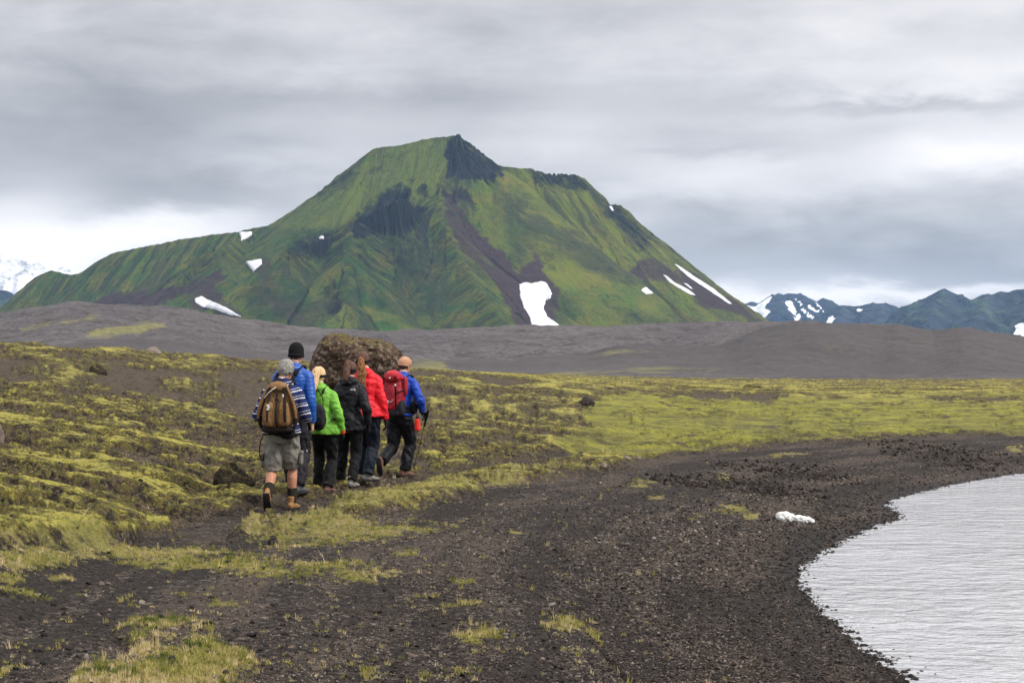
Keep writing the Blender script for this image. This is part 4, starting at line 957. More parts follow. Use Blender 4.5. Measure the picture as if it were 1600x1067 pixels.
def boot_geo(bm_b, bm_s, M, s=1.0, h=.10):
    """boot and sole in ankle space (heel towards -y, ground at z=-0.09)"""
    T = lambda q: M @ V3(q)
    b2 = bmesh.new()
    pts = [(0, -.075, -.040), (0, -.05, -.035), (0, 0, -.028), (0, .06, -.040), (0, .11, -.050), (0, .155, -.056), (0, .178, -.062)]
    rad = [(.030, .034), (.038, .044), (.040, .052), (.043, .040), (.046, .031), (.042, .026), (.028, .016)]
    P, Rr = spline(pts, rad, 3); loft(b2, [p * s for p in P], [(a * s, b * s) for a, b in Rr], n=14)
    loft(b2, [V3((0, -.012, -.05)) * s, V3((0, -.012, 0)) * s, V3((0, -.016, h)) * s], [(.042 * s, .050 * s), (.040 * s, .050 * s), (.045 * s, .054 * s)], n=14, cap=.1)
    for v in b2.verts: v.co = M @ v.co
    tmp = bpy.data.meshes.new('t'); b2.to_mesh(tmp); b2.free(); bm_b.from_mesh(tmp); bpy.data.meshes.remove(tmp)
    b3 = bmesh.new(); out = [(-.030, -.092), (.030, -.092), (.038, -.07), (.038, 0), (.046, .08), (.048, .12), (.036, .165), (.012, .190), (-.012, .188), (-.036, .160), (-.044, .12), (-.040, .06), (-.036, 0), (-.038, -.07)]
    rows = []
    for z in (-.090, -.066): rows.append([b3.verts.new(V3((x * 1.03, y, z + (.012 if y > .15 else 0))) * s) for x, y in out])
    b3.faces.new(rows[0][::-1]); b3.faces.new(rows[1])
    for i in range(len(out)): b3.faces.new((rows[0][i], rows[0][(i + 1) % len(out)], rows[1][(i + 1) % len(out)], rows[1][i]))
    bmesh.ops.bevel(b3, geom=list(b3.edges), offset=.004, segments=1, affect='EDGES')
    for v in b3.verts: v.co = M @ v.co
    b3.to_mesh(tmp := bpy.data.meshes.new('t')); b3.free(); bm_s.from_mesh(tmp); bpy.data.meshes.remove(tmp)

def person(px, Yd, H, yaw, spec, label):
    s = H / 1.78; fem = spec.get('fem', False)
    gx = (px - 800) / F * Yd
    gz = float(G(np.array([gx]), np.array([Yd]))[0][0]); lean = spec.get('lean', .05); sway = spec.get('sway', 0.0)
    sh_w = (.150 if fem else .175) * s; build = spec.get('build', 1.0)
    def J(x, y, z):                     # a trunk point, leaned forward and swayed above the hips
        k = max(0, z * s - .95 * s); return V3((x * s + sway * k, y * s + lean * 1.6 * k, z * s))
    hip_z = .925 - spec.get('drop', .02)
    hips = {-1: V3((-.088 * s, 0, hip_z * s)), 1: V3((.088 * s, 0, hip_z * s))}
    legs = {}
    for k, side in (('L', -1), ('R', 1)):
        ax, ay, az, pitch, fyaw = spec[k + 'foot']; ank = V3((ax, ay, az))
        knee, ank = ik(hips[side], ank, .435 * s, .425 * s, V3((.05 * side, 1, 0)))
        Mf = Matrix.Translation(ank) @ Matrix.Rotation(-fyaw, 4, 'Z') @ Matrix.Rotation(-pitch, 4, 'X')
        legs[side] = (hips[side], knee, ank, Mf)
    arms = {}
    for k, side in (('L', -1), ('R', 1)):
        shd = J(side * sh_w / s, 0, 1.378); hx, hy, hz = spec[k + 'hand']
        el, wr = ik(shd, V3((hx, hy, hz)), .295 * s, .265 * s, V3(spec.get(k + 'pole', (side * .5, -1, -.1))))
        arms[side] = (shd, el, wr)
    ht = spec.get('turn', 0.3); hb = spec.get('nod', 0.1)
    nb = J(0, -.01, 1.50); hc = J(0, .035, 1.655) + V3((spec.get('hx', 0), 0, 0))
    HR = Matrix.Rotation(-ht, 3, 'Z') @ Matrix.Rotation(-hb, 3, 'X')
    def hp(x, y, z): return hc + HR @ V3((x * s, y * s, z * s))
    # ---- the body, one continuous skin
    bm = bmesh.new(); w = build
    tr = [((0, 0, .84), (.130, .095)), ((0, -.01, .93), (.168, .115)), ((0, 0, 1.06), (.140 if fem else .150, .100)), ((0, 0, 1.20), (.140 if fem else .160, .110)), ((0, 0, 1.34), (.155 if fem else .175, .112)), ((0, -.01, 1.43), (.140, .085)), ((0, -.01, 1.49), (.075, .062)), ((0, .01, 1.56), (.056, .056))]
    P, Rr = spline([J(*a) for a, _ in tr], [(r[0] * s * w, r[1] * s * w) for _, r in tr], 3); loft(bm, P, Rr, n=20)
    loft(bm, [nb, hp(0, -.02, -.05)], [.055 * s, .052 * s])
    sellip(bm, hp(0, 0, .01), (.076 * s, .096 * s, .105 * s), 2.2, HR); sellip(bm, hp(0, .030, -.055), (.056 * s, .060 * s, .062 * s), 2.2, HR)      # skull and jaw
    loft(bm, [hp(0, .088, .012), hp(0, .108, -.022), hp(0, .094, -.036)], [.008 * s, .014 * s, .012 * s], n=8)                                   # nose
    for e in (-1, 1):
        sellip(bm, hp(e * .078, -.004, -.012), (.010 * s, .019 * s, .032 * s), 2, HR, nu=12, nv=10)                                            # ears
        loft(bm, [hp(e * .012, .090, .026), hp(e * .050, .080, .024)], [.009 * s, .007 * s], n=8)                                               # brow
    for side in (-1, 1):
        a, k, an, Mf = legs[side]; cal = k.lerp(an, .32) + V3((0, -.018 * s, 0))
        P, Rr = spline([a + V3((0, 0, .02)), a.lerp(k, .45), k, cal, k.lerp(an, .75), an], [.088 * s, .078 * s, .056 * s, .060 * s, .042 * s, .037 * s], 4); loft(bm, P, Rr, n=14)
        sellip(bm, Mf @ V3((0, .04, -.045)), (.036 * s, .11 * s, .026 * s), 2.2, Mf.to_3x3())
        sh, el, wr = arms[side]; P, Rr = spline([J(side * .09, 0, 1.42), sh, sh.lerp(el, .5), el, el.lerp(wr, .3), wr], [.055 * s, .052 * s, .045 * s, .038 * s, .040 * s, .026 * s], 3); loft(bm, P, Rr, n=12)
        hd = (wr - el).normalized(); hd = V3(spec.get('Rdir' if side > 0 else 'Ldir', tuple(hd)))
        hn = V3(spec.get('Rpalm' if side > 0 else 'Lpalm', (-side, 0, 0))); th = V3(spec.get('Rthumb' if side > 0 else 'Lthumb', (0, 1, 0)))
        if not spec.get('gloves'): hand_geo(bm, wr, hd, hn, th, s, 1.0, spec.get('curl', .45))
    b = finish('person', bm, MM[spec.get('skin', 'skin')], None, .0075, 2)
    b.location = (gx, Yd, gz); b.rotation_euler = (0, 0, -yaw)
    tag(b, label, 'person', 'hikers walking in a group')
    # face features
    fb = bmesh.new(); loft(fb, [hp(-.024, .084, -.062), hp(0, .092, -.062), hp(.024, .084, -.062)], [.004 * s, .006 * s, .004 * s], n=8); finish('mouth', fb, MM['lip'], b, 0)
    for e in (-1, 1):
        fb = bmesh.new(); sellip(fb, hp(e * .031, .081, .006), (.012 * s, .010 * s, .009 * s), 2, HR, nu=12, nv=8); finish('eye', fb, MM['eye'], b, 0)
    # ---- trousers or shorts
    bm = bmesh.new(); loose = spec.get('loose', 1.0)
    P, Rr = spline([J(0, 0, .83), J(0, -.012, .92), J(0, 0, 1.04)], [((.160 if fem else .145) * s, .118 * s), ((.195 if fem else .182) * s, .140 * s), (.150 * s * w, .112 * s * w)], 3); loft(bm, P, Rr, n=20, cap=.3)
    short = spec.get('shorts')
    for side in (-1, 1):
        a, k, an, Mf = legs[side]
        if short:
            kk = a.lerp(k, .97); P, Rr = spline([a + V3((0, 0, .03)), a.lerp(k, .4), kk], [(.098 * s, .105 * s), (.112 * s, .115 * s), (.112 * s, .108 * s)], 4); loft(bm, P, Rr, n=18, cap=.05)
        else:
            bot = k.lerp(an, .97) + V3((0, -.008, 0)); P, Rr = spline([a + V3((0, 0, .03)), a.lerp(k, .45), k, k.lerp(an, .35) + V3((0, -.015 * s, 0)), bot],
                [(.102 * s, .114 * s), (.095 * s * loose, .100 * s * loose), (.076 * s * loose, .082 * s * loose), (.073 * s * loose, .082 * s * loose), (.068 * s * loose, .078 * s * loose)], 4); loft(bm, P, Rr, n=16, cap=.05)
    tro = finish('shorts' if short else 'trousers', bm, MM[spec['trousers']], b, .010, 2, .020 if short else .018, (9, 9, 6), int(px))
    if short:
        for side in (-1, 1):
            a, k, an, Mf = legs[side]; c = a.lerp(k, .72) + V3((side * .112 * s, -.01, 0)); fb = bmesh.new(); sellip(fb, c, (.022, .065, .085), 5, nu=20, nv=14); finish('cargo_pocket', fb, MM['shortsd'], tro, 0, fold=.006)
            fb = bmesh.new(); sellip(fb, c + V3((side * .006, 0, .062)), (.022, .069, .022), 5, nu=20, nv=12); finish('pocket_flap', fb, MM['shortsd'], tro, 0)
    # ---- jacket
    bm = bmesh.new(); pf = spec.get('puff', .018); hem = spec.get('hem', .88); fl = spec.get('flare', 0.0)
    tr = [((0, 0, hem), ((.206 if fem else .192) + fl, (.156 if fem else .142) + fl)), ((0, -.005, hem + .08), ((.190 if fem else .178) + fl * .6, .136)), ((0, 0, 1.10), ((.132 if fem else .155), .108)), ((0, 0, 1.22), ((.142 if fem else .163), .115)), ((0, -.005, 1.35), ((.160 if fem else .182), .118)), ((0, -.012, 1.425), (.128 if fem else .145, .095)), ((0, -.012, 1.485), (.100, .080)), ((0, 0, 1.53), (.075, .075))]
    P, Rr = spline([J(*a) for a, _ in tr], [((r[0] * w + pf) * s, (r[1] * w + pf) * s) for _, r in tr], 3); loft(bm, P, Rr, n=22, cap=.1)
    for side in (-1, 1):
        sh, el, wr = arms[side]; sp = spec.get('sleeve', 1.0)
        P, Rr = spline([J(side * .05, -.01, 1.43), J(side * (sh_w / s * .66), -.01, 1.410), sh, sh.lerp(el, .5), el, el.lerp(wr, .5), el.lerp(wr, .97)], [(.066 + pf * .3) * s, (.066 + pf * .3) * s, (.061 + pf * .3) * s * sp, .060 * s * sp, .055 * s * sp, .050 * s * sp, .042 * s * sp], 4); loft(bm, P, Rr, n=16, cap=.05)
    if spec.get('hood'):
        hz = spec['hood']; loft(bm, *spline([J(-.095, .03, 1.49), J(-.08, -.07, 1.49), J(0, -.115, 1.475), J(.08, -.07, 1.49), J(.095, .03, 1.49)], [.028 * s * hz, .036 * s * hz, .046 * s * hz, .036 * s * hz, .028 * s * hz], 4), side=V3((0, 0, 1)), n=12)
    jk = finish('jacket', bm, MM[spec['jacket']], b, .010, 2, spec.get('fold', .010), (8, 8, 7), int(px) + 5)
    # ---- gloves, cuffs
    if spec.get('gloves'):
        for side in (-1, 1):
            sh, el, wr = arms[side]; hd = V3(spec.get('Rdir' if side > 0 else 'Ldir', tuple((wr - el).normalized()))); hn = V3(spec.get('Rpalm' if side > 0 else 'Lpalm', (-side, 0, 0))); th = V3(spec.get('Rthumb' if side > 0 else 'Lthumb', (0, 1, 0)))
            fb = bmesh.new(); hand_geo(fb, wr, hd, hn, th, s * 1.05, 1.3, spec.get('Rcurl', spec.get('curl', .45)) if side > 0 else spec.get('curl', .45)); gl = finish('glove', fb, MM['black'], b, .006, 1)
            if spec.get('cuff'):
                fb = bmesh.new(); q = (wr - el).normalized(); loft(fb, [wr - q * .03, wr + q * .035], [.044 * s, .040 * s], n=14, cap=.2); finish('cuff', fb, MM[spec['cuff']], gl, 0)
    # ---- socks and boots
    for side in (-1, 1):
        a, k, an, Mf = legs[side]; fb = bmesh.new(); sb = bmesh.new(); boot_geo(fb, sb, Mf, s * (0.93 if fem else 1), spec.get('boot_h', .09))
        bt = finish('boot', fb, MM[spec['boots']], b, .007, 2); so_ = finish('sole', sb, MM['sole'], bt, 0)
        if short:
            fb = bmesh.new(); u = (k - an).normalized(); loft(fb, [an, an + u * .06, an + u * .17], [.050 * s, .055 * s, .061 * s], n=14, cap=.15); finish('sock', fb, MM['sock'], b, .006, 1, .004, (20, 20, 40))
    info = dict(J=J, hp=hp, HR=HR, s=s, arms=arms, legs=legs, root=b, hc=hc, jacket=jk, yaw=yaw)
    return info
def hair_cap(I, mat, thick=.012, low=-.035, noise=.006, front=.03):
    """short hair: the back and top of the skull, cut free of the face"""
    s = I['s']; bm = bmesh.new(); sellip(bm, I['hp'](0, -.006, .014), ((.080 + thick * .6) * s, (.098 + thick * .5) * s, (.107 + thick * .5) * s), 2.2, I['HR'], nu=40, nv=28)
    inv = I['HR'].transposed()
    kill = []
    for v in bm.verts:
        q = inv @ (v.co - I['hc']) / s
        if q.y > front + (q.z) * .55 and q.z < .10 or q.z < low - (.03 if q.y < -.05 else 0): kill.append(v)
    bmesh.ops.delete(bm, geom=kill, context='VERTS')
    o = finish('hair', bm, mat, I['root'], 0, 0, noise, (60, 60, 60), 3)
    sd = o.modifiers.new('thick', 'SOLIDIFY'); sd.thickness = .012; sd.offset = -1
    return o
def beanie(I, mat, low=.0, tall=1.0, name='beanie'):
    s = I['s']; bm = bmesh.new(); sellip(bm, I['hp'](0, -.008, .022), (.089 * s, .108 * s, .112 * s * tall), 2.2, I['HR'], nu=36, nv=26); inv = I['HR'].transposed()
    kill = [v for v in bm.verts if (inv @ (v.co - I['hc'])).z / s < low - .02 * ((inv @ (v.co - I['hc'])).y < 0)]
    bmesh.ops.delete(bm, geom=kill, context='VERTS'); o = finish(name, bm, mat, I['root'], 0, 0, .004, (30, 30, 12), 4)
    sd = o.modifiers.new('thick', 'SOLIDIFY'); sd.thickness = .010; sd.offset = -1
    bm = bmesh.new(); pts = []
    for i in range(25):
        a = 2 * math.pi * i / 24; pts.append(I['hp'](.088 * math.cos(a), -.008 + .107 * math.sin(a), low + .004 - .010 * (math.sin(a) < 0)))
    loft(bm, pts, [((.016 if name == 'beanie' else .007) * s, (.008 if name == 'beanie' else .004) * s)] * 25, side=V3((0, 0, 1)), n=8, cap=0); finish('brim', bm, mat, o, 0)
    return o
def headband(I, mat, z=-.005):
    s = I['s']; bm = bmesh.new(); pts = [I['hp'](.087 * math.cos(a), -.006 + .104 * math.sin(a), z + .018 * math.sin(a)) for a in [2 * math.pi * i / 28 for i in range(29)]]
    loft(bm, pts, [(.024 * s, .008 * s)] * 29, side=V3((0, 0, 1)), n=10, cap=0); return finish('headband', bm, mat, I['root'], 0)
def ponytail(I, mat, pts, rad, name='ponytail', fold=.010, parent=None):
    bm = bmesh.new(); P, Rr = spline([I['hp'](*p) for p in pts], rad, 5); loft(bm, P, Rr, n=16); return finish(name, bm, mat, parent or I['root'], .006, 1, fold, (45, 45, 12), 5)
def strap(bm, pts, w=.022, t=.006, side=V3((1, 0, 0)), k=4):
    P, Rr = spline(pts, [(w, t)] * len(pts), k); loft(bm, P, Rr, side=side, n=10, sq=4, cap=.1)
def pack_root(name, I, c, label, cat='backpack', group='backpacks worn by the hikers'):
    b = I['root']; e = bpy.data.objects.new(name, None); C.objects.link(e); e.empty_display_size = .1
    M = Matrix.Translation(b.location) @ Matrix.Rotation(-I['yaw'], 4, 'Z') @ Matrix.Translation(c)
    e.matrix_world = M; e.location = M.translation; e.rotation_euler = (0, 0, -I['yaw']); tag(e, label, cat, group); return e
def sh_straps(I, e, c, mat, top, bot, w=.028):
    J = I['J']; c = V3(c)
    for sd in (-1, 1):
        bm = bmesh.new(); strap(bm, [c + V3((sd * .07, .04, top)) - c + c - c, ], w) if False else None
        pts = [V3((sd * .065, -.155, 1.40)), V3((sd * .085, -.10, 1.475)), V3((sd * .105, -.01, 1.515)), V3((sd * .120, .075, 1.47)), V3((sd * .130, .155, 1.34)), V3((sd * .150, .150, 1.20)), V3((sd * .200, .03, 1.08)), V3((sd * .15, -.16, 1.04))]
        loc = [J(*p) - c for p in pts]; strap(bm, loc, w, .010, V3((1, 0, 0))); finish('shoulder_strap', bm, mat, e, .007, 1)

# ================================================================== THE HIKERS
R_ = math.radians
def hikers():
    # 1 grey-haired man in the striped knit jacket
    A = person(440, 20.45, 1.79, R_(3), dict(Lfoot=(-.118, -.24, .20, R_(58), -.05), Rfoot=(.098, .17, .092, 0, R_(12)), Lhand=(-.235, .27, 1.12), Rhand=(.25, .28, 1.12), Lpole=(-.45, -1, -.6), Rpole=(.45, -1, -.6),
        jacket='knit', trousers='shorts', shorts=True, boots='bootan', skin='skin_tan', lean=.09, turn=.18, nod=.30, build=1.10, puff=.022, hem=.92, fold=.007, boot_h=.075, hx=.03, gloves=False, sleeve=1.12),
        'man with grey hair, striped navy knit jacket and grey cargo shorts, nearest of the walkers')
    hair_cap(A, MM['hair_grey'], .020, -.062, .014)
    bm = bmesh.new(); loft(bm, *spline([A['J'](0, -.010, 1.47), A['J'](0, -.005, 1.51), A['J'](0, .0, 1.555)], [(.095, .090), (.083, .083), (.080, .080)], 3), n=18, cap=.1); finish('collar', bm, MM['knit'], A['jacket'], .008, 2)
    c = A['J'](0, -.240, 1.26); e = pack_root('backpack', A, c, 'tan canvas backpack with dark vertical straps on the back of the man in shorts')
    bm = bmesh.new(); sellip(bm, (0, 0, -.02), (.225, .105, .285), 3.2, taper=.42, ev=2.9); sellip(bm, (0, -.035, -.10), (.185, .10, .185), 3, taper=.25, ev=3); main = finish('bag', bm, MM['tan'], e, .010, 3, .010, (9, 9, 5), 31)
    bm = bmesh.new(); sellip(bm, (0, -.012, .205), (.125, .108, .065), 3, ev=2.4, taper=.25); finish('lid', bm, MM['tan'], e, .008, 2, .008, (12, 12, 12), 32)
    for x in (-.088, .088):
        bm = bmesh.new(); sellip(bm, (x, -.125, -.115), (.070, .045, .145), 3.4, taper=.12, ev=3.2); finish('front_pocket', bm, MM['tan'], e, .008, 2, .008, (12, 12, 7), int(40 + x * 100))
    for x in (-.098, .005, .108):
        bm = bmesh.new(); strap(bm, [(x * .8, -.100, .20), (x * .88, -.125, .08), (x * .97, -.160, 0), (x, -.176, -.11), (x, -.160, -.21), (x, -.10, -.275)], .011 if x != .108 else .017, .006); finish('compression_strap', bm, MM['darkbrown'], e, 0)
    for sd in (-1, 1):
        bm = bmesh.new(); loft(bm, *spline([(sd * .120, -.05, .19), (sd * .185, -.045, .02), (sd * .225, -.035, -.13), (sd * .195, -.03, -.27)], [(.014, .035), (.020, .060), (.022, .065), (.018, .05)], 4), n=12); finish('side_panel', bm, MM['darkbrown'], e, .008, 1)
        bm = bmesh.new(); loft(bm, *spline([(sd * .105, -.075, .215), (sd * .158, -.085, .10), (sd * .205, -.085, -.04), (sd * .222, -.080, -.16)], [.016, .020, .022, .018], 4), n=10); finish('side_bellows', bm, MM['tan'], e, .008, 1)
    bm = bmesh.new(); sellip(bm, (0, -.010, -.292), (.195, .110, .040), 3); finish('base', bm, MM['darkbrown'], e, 0, 0, .006)
    bm = bmesh.new(); sellip(bm, (.005, -.135, .055), (.026, .008, .026), 2, Matrix.Rotation(R_(45), 3, 'Y'), nu=8, nv=6); finish('badge', bm, MM['darkbrown'], e, 0)
    bm = bmesh.new(); loft(bm, *spline([(-.145, -.105, .075), (-.105, -.120, .125), (-.045, -.122, .175), (.0, -.10, .205)], [.0055] * 4, 4), n=8); finish('cord', bm, MM['white'], e, 0)
    for (x, z) in ((-.092, -.01), (-.090, -.055), (-.082, -.03)):
        bm = bmesh.new(); sellip(bm, (x, -.178, z), (.012, .007, .018), 3, Matrix.Rotation(x * 20, 3, 'Y'), nu=10, nv=8); finish('charm', bm, MM['white'], e, 0)
    bm = bmesh.new(); sellip(bm, (.078, -.13, .10), (.010, .008, .020), 3, nu=10, nv=8); finish('buckle', bm, MM['white'], e, 0)
    bm = bmesh.new(); loft(bm, *spline([(-.055, 0, .235), (-.04, -.01, .285), (.04, -.01, .285), (.055, 0, .235)], [.009] * 4, 4), n=8); finish('haul_loop', bm, MM['darkbrown'], e, 0)
    sh_straps(A, e, c, MM['darkbrown'], .2, -.2, .030)
    bm = bmesh.new(); ring = [A['J'](.192 * math.cos(a), .150 * math.sin(a) - .01, .945 + .012 * math.sin(2 * a)) - c for a in [2 * math.pi * i / 24 for i in range(25)]]
    loft(bm, ring, [(.060, .018)] * 25, side=V3((0, 0, 1)), n=12, cap=0); finish('hip_belt', bm, MM['black'], e, .009, 2, .010)
    bm = bmesh.new(); sellip(bm, V3(A['J'](.09, -.155, .93)) - c, (.095, .060, .075), 2.4); finish('belt_pouch', bm, MM['black'], e, .009, 2, .014)
    bm = bmesh.new(); loft(bm, *spline([V3(A['J'](-.20, -.02, .92)) - c, V3(A['J'](-.245, -.03, .80)) - c, V3(A['J'](-.25, -.03, .66)) - c, V3(A['J'](-.215, -.03, .60)) - c, V3(A['J'](-.20, -.02, .68)) - c], [.007] * 5, 4), n=8); finish('dangling_strap', bm, MM['darkbrown'], e, 0)
    # 2 tall man in the blue quilted jacket
    B = person(458, 21.7, 1.88, R_(10), dict(Rfoot=(.095, -.06, .095, 0, R_(18)), Lfoot=(-.10, .34, .10, 0, 0), Rhand=(.245, .02, .885), Lhand=(-.27, .12, .86), jacket='blue', trousers='charcoal', boots='bootgrey', lean=.03, turn=.1, nod=.12, puff=.024, hem=.90, fold=.006,
        sleeve=1.12, loose=1.12, hood=1.0, curl=.75, hx=.02, build=.95), 'tall man in a black beanie and blue quilted jacket behind the man in shorts')
    hair_cap(B, MM['hair_dark'], .006, -.05); beanie(B, MM['beanie'], -.022, 1.08)
    c = B['J'](-.03, -.235, 1.27); e = pack_root('backpack', B, c, 'small black daypack on the man in the beanie, mostly hidden behind the grey-haired man')
    bm = bmesh.new(); sellip(bm, (0, 0, 0), (.150, .095, .225), 3, taper=.25); finish('bag', bm, MM['black'], e, .010, 2, .012)
    bm = bmesh.new(); sellip(bm, (0, -.08, -.07), (.11, .045, .11), 3); finish('front_pocket', bm, MM['blackshell'], e, .009, 2, .008)
    bm = bmesh.new(); loft(bm, *spline([(-.035, .03, .215), (-.03, .02, .25), (.03, .02, .25), (.035, .03, .215)], [.008] * 4, 4), n=8); finish('haul_loop', bm, MM['black'], e, 0)
    sh_straps(B, e, c, MM['black'], .2, -.2, .030)
    a, k, an, Mf = B['legs'][1]
    bm = bmesh.new(); P = a.lerp(k, .95) + V3((.066, -.055, 0)); sellip(bm, P, (.006, .006, .018), 3, nu=8, nv=6); finish('trouser_badge', bm, MM['white'], B['root'], 0)
    bm = bmesh.new(); loft(bm, [a.lerp(k, .25) + V3((.095, -.06, 0)), a.lerp(k, .8) + V3((.082, -.05, 0))], [.007, .006], n=8); finish('trouser_zip', bm, MM['grey'], B['root'], 0)
    # 3 blonde woman in green
    D = person(507, 22.35, 1.64, R_(7), dict(fem=True, Rfoot=(.075, -.10, .088, 0, R_(25)), Lfoot=(-.115, .16, .088, 0, R_(10)), Rhand=(.235, .00, .815), Lhand=(-.24, .05, .80), jacket='green', trousers='black', boots='bootbrown', lean=.05, turn=.10, nod=.10, puff=.020, hem=.86,
        fold=.018, hood=.85, gloves=True, cuff='orange', curl=.55, sway=-.14, hx=.0, flare=.008, sleeve=1.1), 'blonde woman in a lime green jacket with orange cuffs, smallest of the walkers')
    hair_cap(D, MM['hair_blond'], .016, -.085, .006, .03); headband(D, MM['black'])
    ponytail(D, MM['hair_blond'], [(.0, -.075, .080), (.0, -.125, .045), (.0, -.165, -.04), (.005, -.200, -.12), (.01, -.225, -.19), (.01, -.235, -.25)], [.034, .052, .055, .050, .040, .016])
    c = D['J'](-.06, -.195, 1.13); e = pack_root('backpack', D, c, 'little dark daypack low on the back of the woman in green')
    bm = bmesh.new(); sellip(bm, (.040, -.02, -.05), (.105, .070, .165), 3, taper=.2); finish('bag', bm, MM['charcoal'], e, .009, 2, .010)
    bm = bmesh.new(); sellip(bm, (.03, -.08, -.10), (.075, .03, .075), 3); finish('front_pocket', bm, MM['black'], e, .009, 2, .006)
    bm = bmesh.new(); strap(bm, [D['J'](*p) - c for p in [(.03, -.19, 1.14), (.06, -.185, 1.25), (.06, -.175, 1.36), (.0, -.150, 1.45), (-.06, -.09, 1.50)]], .006, .005); finish('thin_strap', bm, MM['black'], e, 0)
    sh_straps(D, e, c, MM['black'], .2, -.2, .014)
    # 4 woman in black
    E = person(546, 23.1, 1.69, R_(7), dict(fem=True, Rfoot=(.055, -.08, .088, 0, R_(20)), Lfoot=(-.17, .26, .10, 0, 0), Rhand=(.265, -.02, .84), Lhand=(-.25, .10, .82), jacket='blackshell', trousers='black', boots='bootpale', lean=.05, turn=.05, nod=.12, puff=.024, hem=.83, fold=.018,
        hood=1.15, gloves=True, curl=.5, flare=.006, sleeve=1.15, hx=-.01, build=1.04), 'brown haired woman in a black jacket with a small white emblem')
    hair_cap(E, MM['hair_brown'], .014, -.085, .005, .03); headband(E, MM['beanie'])
    ponytail(E, MM['hair_brown'], [(0, -.080, .105), (.0, -.130, .080), (.0, -.165, 0), (.0, -.200, -.09), (.0, -.220, -.165)], [.028, .040, .044, .042, .024])
    # the little white emblem: a quartered dome over a bar
    J = E['J']
    em = bmesh.new()
    for q, r0 in enumerate((.008, .018, .028)):
        pts = [J(.082 + r0 * math.cos(a), -.1465 - .002 * q * 0, 1.372 + r0 * math.sin(a)) for a in [math.pi * (.0 + .5 * i / 8) for i in range(9)]]
        loft(em, pts, [(.0032, .003)] * 9, side=V3((0, 1, 0)), n=6)
    for z in (.0, .008, .016): loft(em, [J(.040, -.1465, 1.374 + z), J(.072, -.1465, 1.374 + z)], [.0026, .0026], n=6)
    finish('emblem', em, MM['white'], E['jacket'], 0)
    # 5 woman in red
    K = person(573, 24.0, 1.80, R_(6), dict(fem=True, Rfoot=(.03, -.05, .09, 0, R_(55)), Lfoot=(-.10, .22, .09, 0, 0), Rhand=(.255, .03, .86), Lhand=(-.24, .12, .85), jacket='red', trousers='navy', boots='bootpale', lean=.04, turn=.08, nod=.05, puff=.024, hem=.90, fold=.016, hood=.95,
        gloves=True, curl=.4, sway=-.06, hx=-.03, flare=.01, loose=1.12, sleeve=1.15, build=1.05), 'woman in a bright red jacket with a long curly auburn ponytail')
    hair_cap(K, MM['hair_brown'], .018, -.085, .006, .03); headband(K, MM['beanie'])
    ponytail(K, MM['hair_auburn'], [(.0, -.085, .03), (.012, -.135, -.01), (.035, -.205, -.09), (.065, -.245, -.18), (.055, -.262, -.26), (.075, -.262, -.33), (.065, -.258, -.41)], [.024, .034, .048, .056, .054, .044, .018], fold=.024)
    bm = bmesh.new(); sellip(bm, K['hp'](0, -.105, .035), (.016, .014, .012), 2, nu=12, nv=8); finish('hair_tie', bm, MM['white'], K['root'], 0)
    # 6 man with the big red pack and a trekking pole
    Mn = person(625, 25.8, 1.80, R_(24), dict(Rfoot=(.035, .10, .095, 0, R_(20)), Lfoot=(-.115, -.37, .25, R_(76), 0), Rhand=(.29, .17, .975), Lhand=(-.24, .22, 1.0), Rpole=(.8, -1, -.1), jacket='shell_blue', trousers='blackshell', boots='bootbrown', lean=.11, turn=.30, nod=.18, puff=.022,
        hem=.92, fold=.016, hood=1.05, gloves=True, Rdir=(.25, .75, -.35), Rpalm=(-.3, -.1, -1), Rthumb=(-1, .2, .1), Rcurl=1.05, loose=1.15, sleeve=1.12, drop=.035),
        'man in a tan cap and blue shell jacket leading with a trekking pole')
    hair_cap(Mn, MM['hair_dark'], .010, -.055, .006); beanie(Mn, MM['peach'], -.005, .96, 'cap')
    c = Mn['J'](0, -.245, 1.235); e = pack_root('backpack', Mn, c, 'large red trekking backpack with dark base on the man in the blue shell jacket')
    tilt = Matrix.Rotation(-R_(6), 3, 'X')
    bm = bmesh.new(); sellip(bm, (0, 0, -.035), (.172, .130, .285), 3.0, tilt, taper=.10, ev=3.0); finish('bag', bm, MM['redpack'], e, .010, 3, .012, (9, 9, 6), 61)
    bm = bmesh.new(); sellip(bm, (0, -.015, .255), (.160, .135, .088), 2.8, tilt, taper=.20, ev=2.3); finish('lid', bm, MM['redlid'], e, .009, 3, .014, (9, 9, 12), 62)
    bm = bmesh.new(); sellip(bm, (0, -.110, -.055), (.088, .050, .185), 3.4, tilt, taper=.15); finish('front_pocket', bm, MM['redpack'], e, .009, 2, .009)
    bm = bmesh.new(); sellip(bm, (0, -.025, -.275), (.165, .125, .070), 3); finish('base', bm, MM['charcoal'], e, .009, 2, .008)
    for sd in (-1, 1):
        bm = bmesh.new(); sellip(bm, (sd * .150, -.035, -.20), (.045, .080, .110), 2.8); finish('side_pocket', bm, MM['grey'] if sd < 0 else MM['charcoal'], e, .009, 2, .008)
        bm = bmesh.new(); strap(bm, [(sd * .10, -.135, .27), (sd * .108, -.150, .14), (sd * .105, -.148, 0), (sd * .11, -.14, -.16), (sd * .10, -.12, -.30)], .012, .006); finish('compression_strap', bm, MM['black'], e, 0)
        bm = bmesh.new(); strap(bm, [(sd * .175, .05, .10), (sd * .182, -.04, .06), (sd * .12, -.142, .02)], .009, .006, V3((0, 0, 1))); finish('side_strap', bm, MM['black'], e, 0)
        bm = bmesh.new(); sellip(bm, (sd * .108, -.158, .135), (.014, .007, .020), 3, nu=10, nv=8); finish('buckle', bm, MM['white'], e, 0)
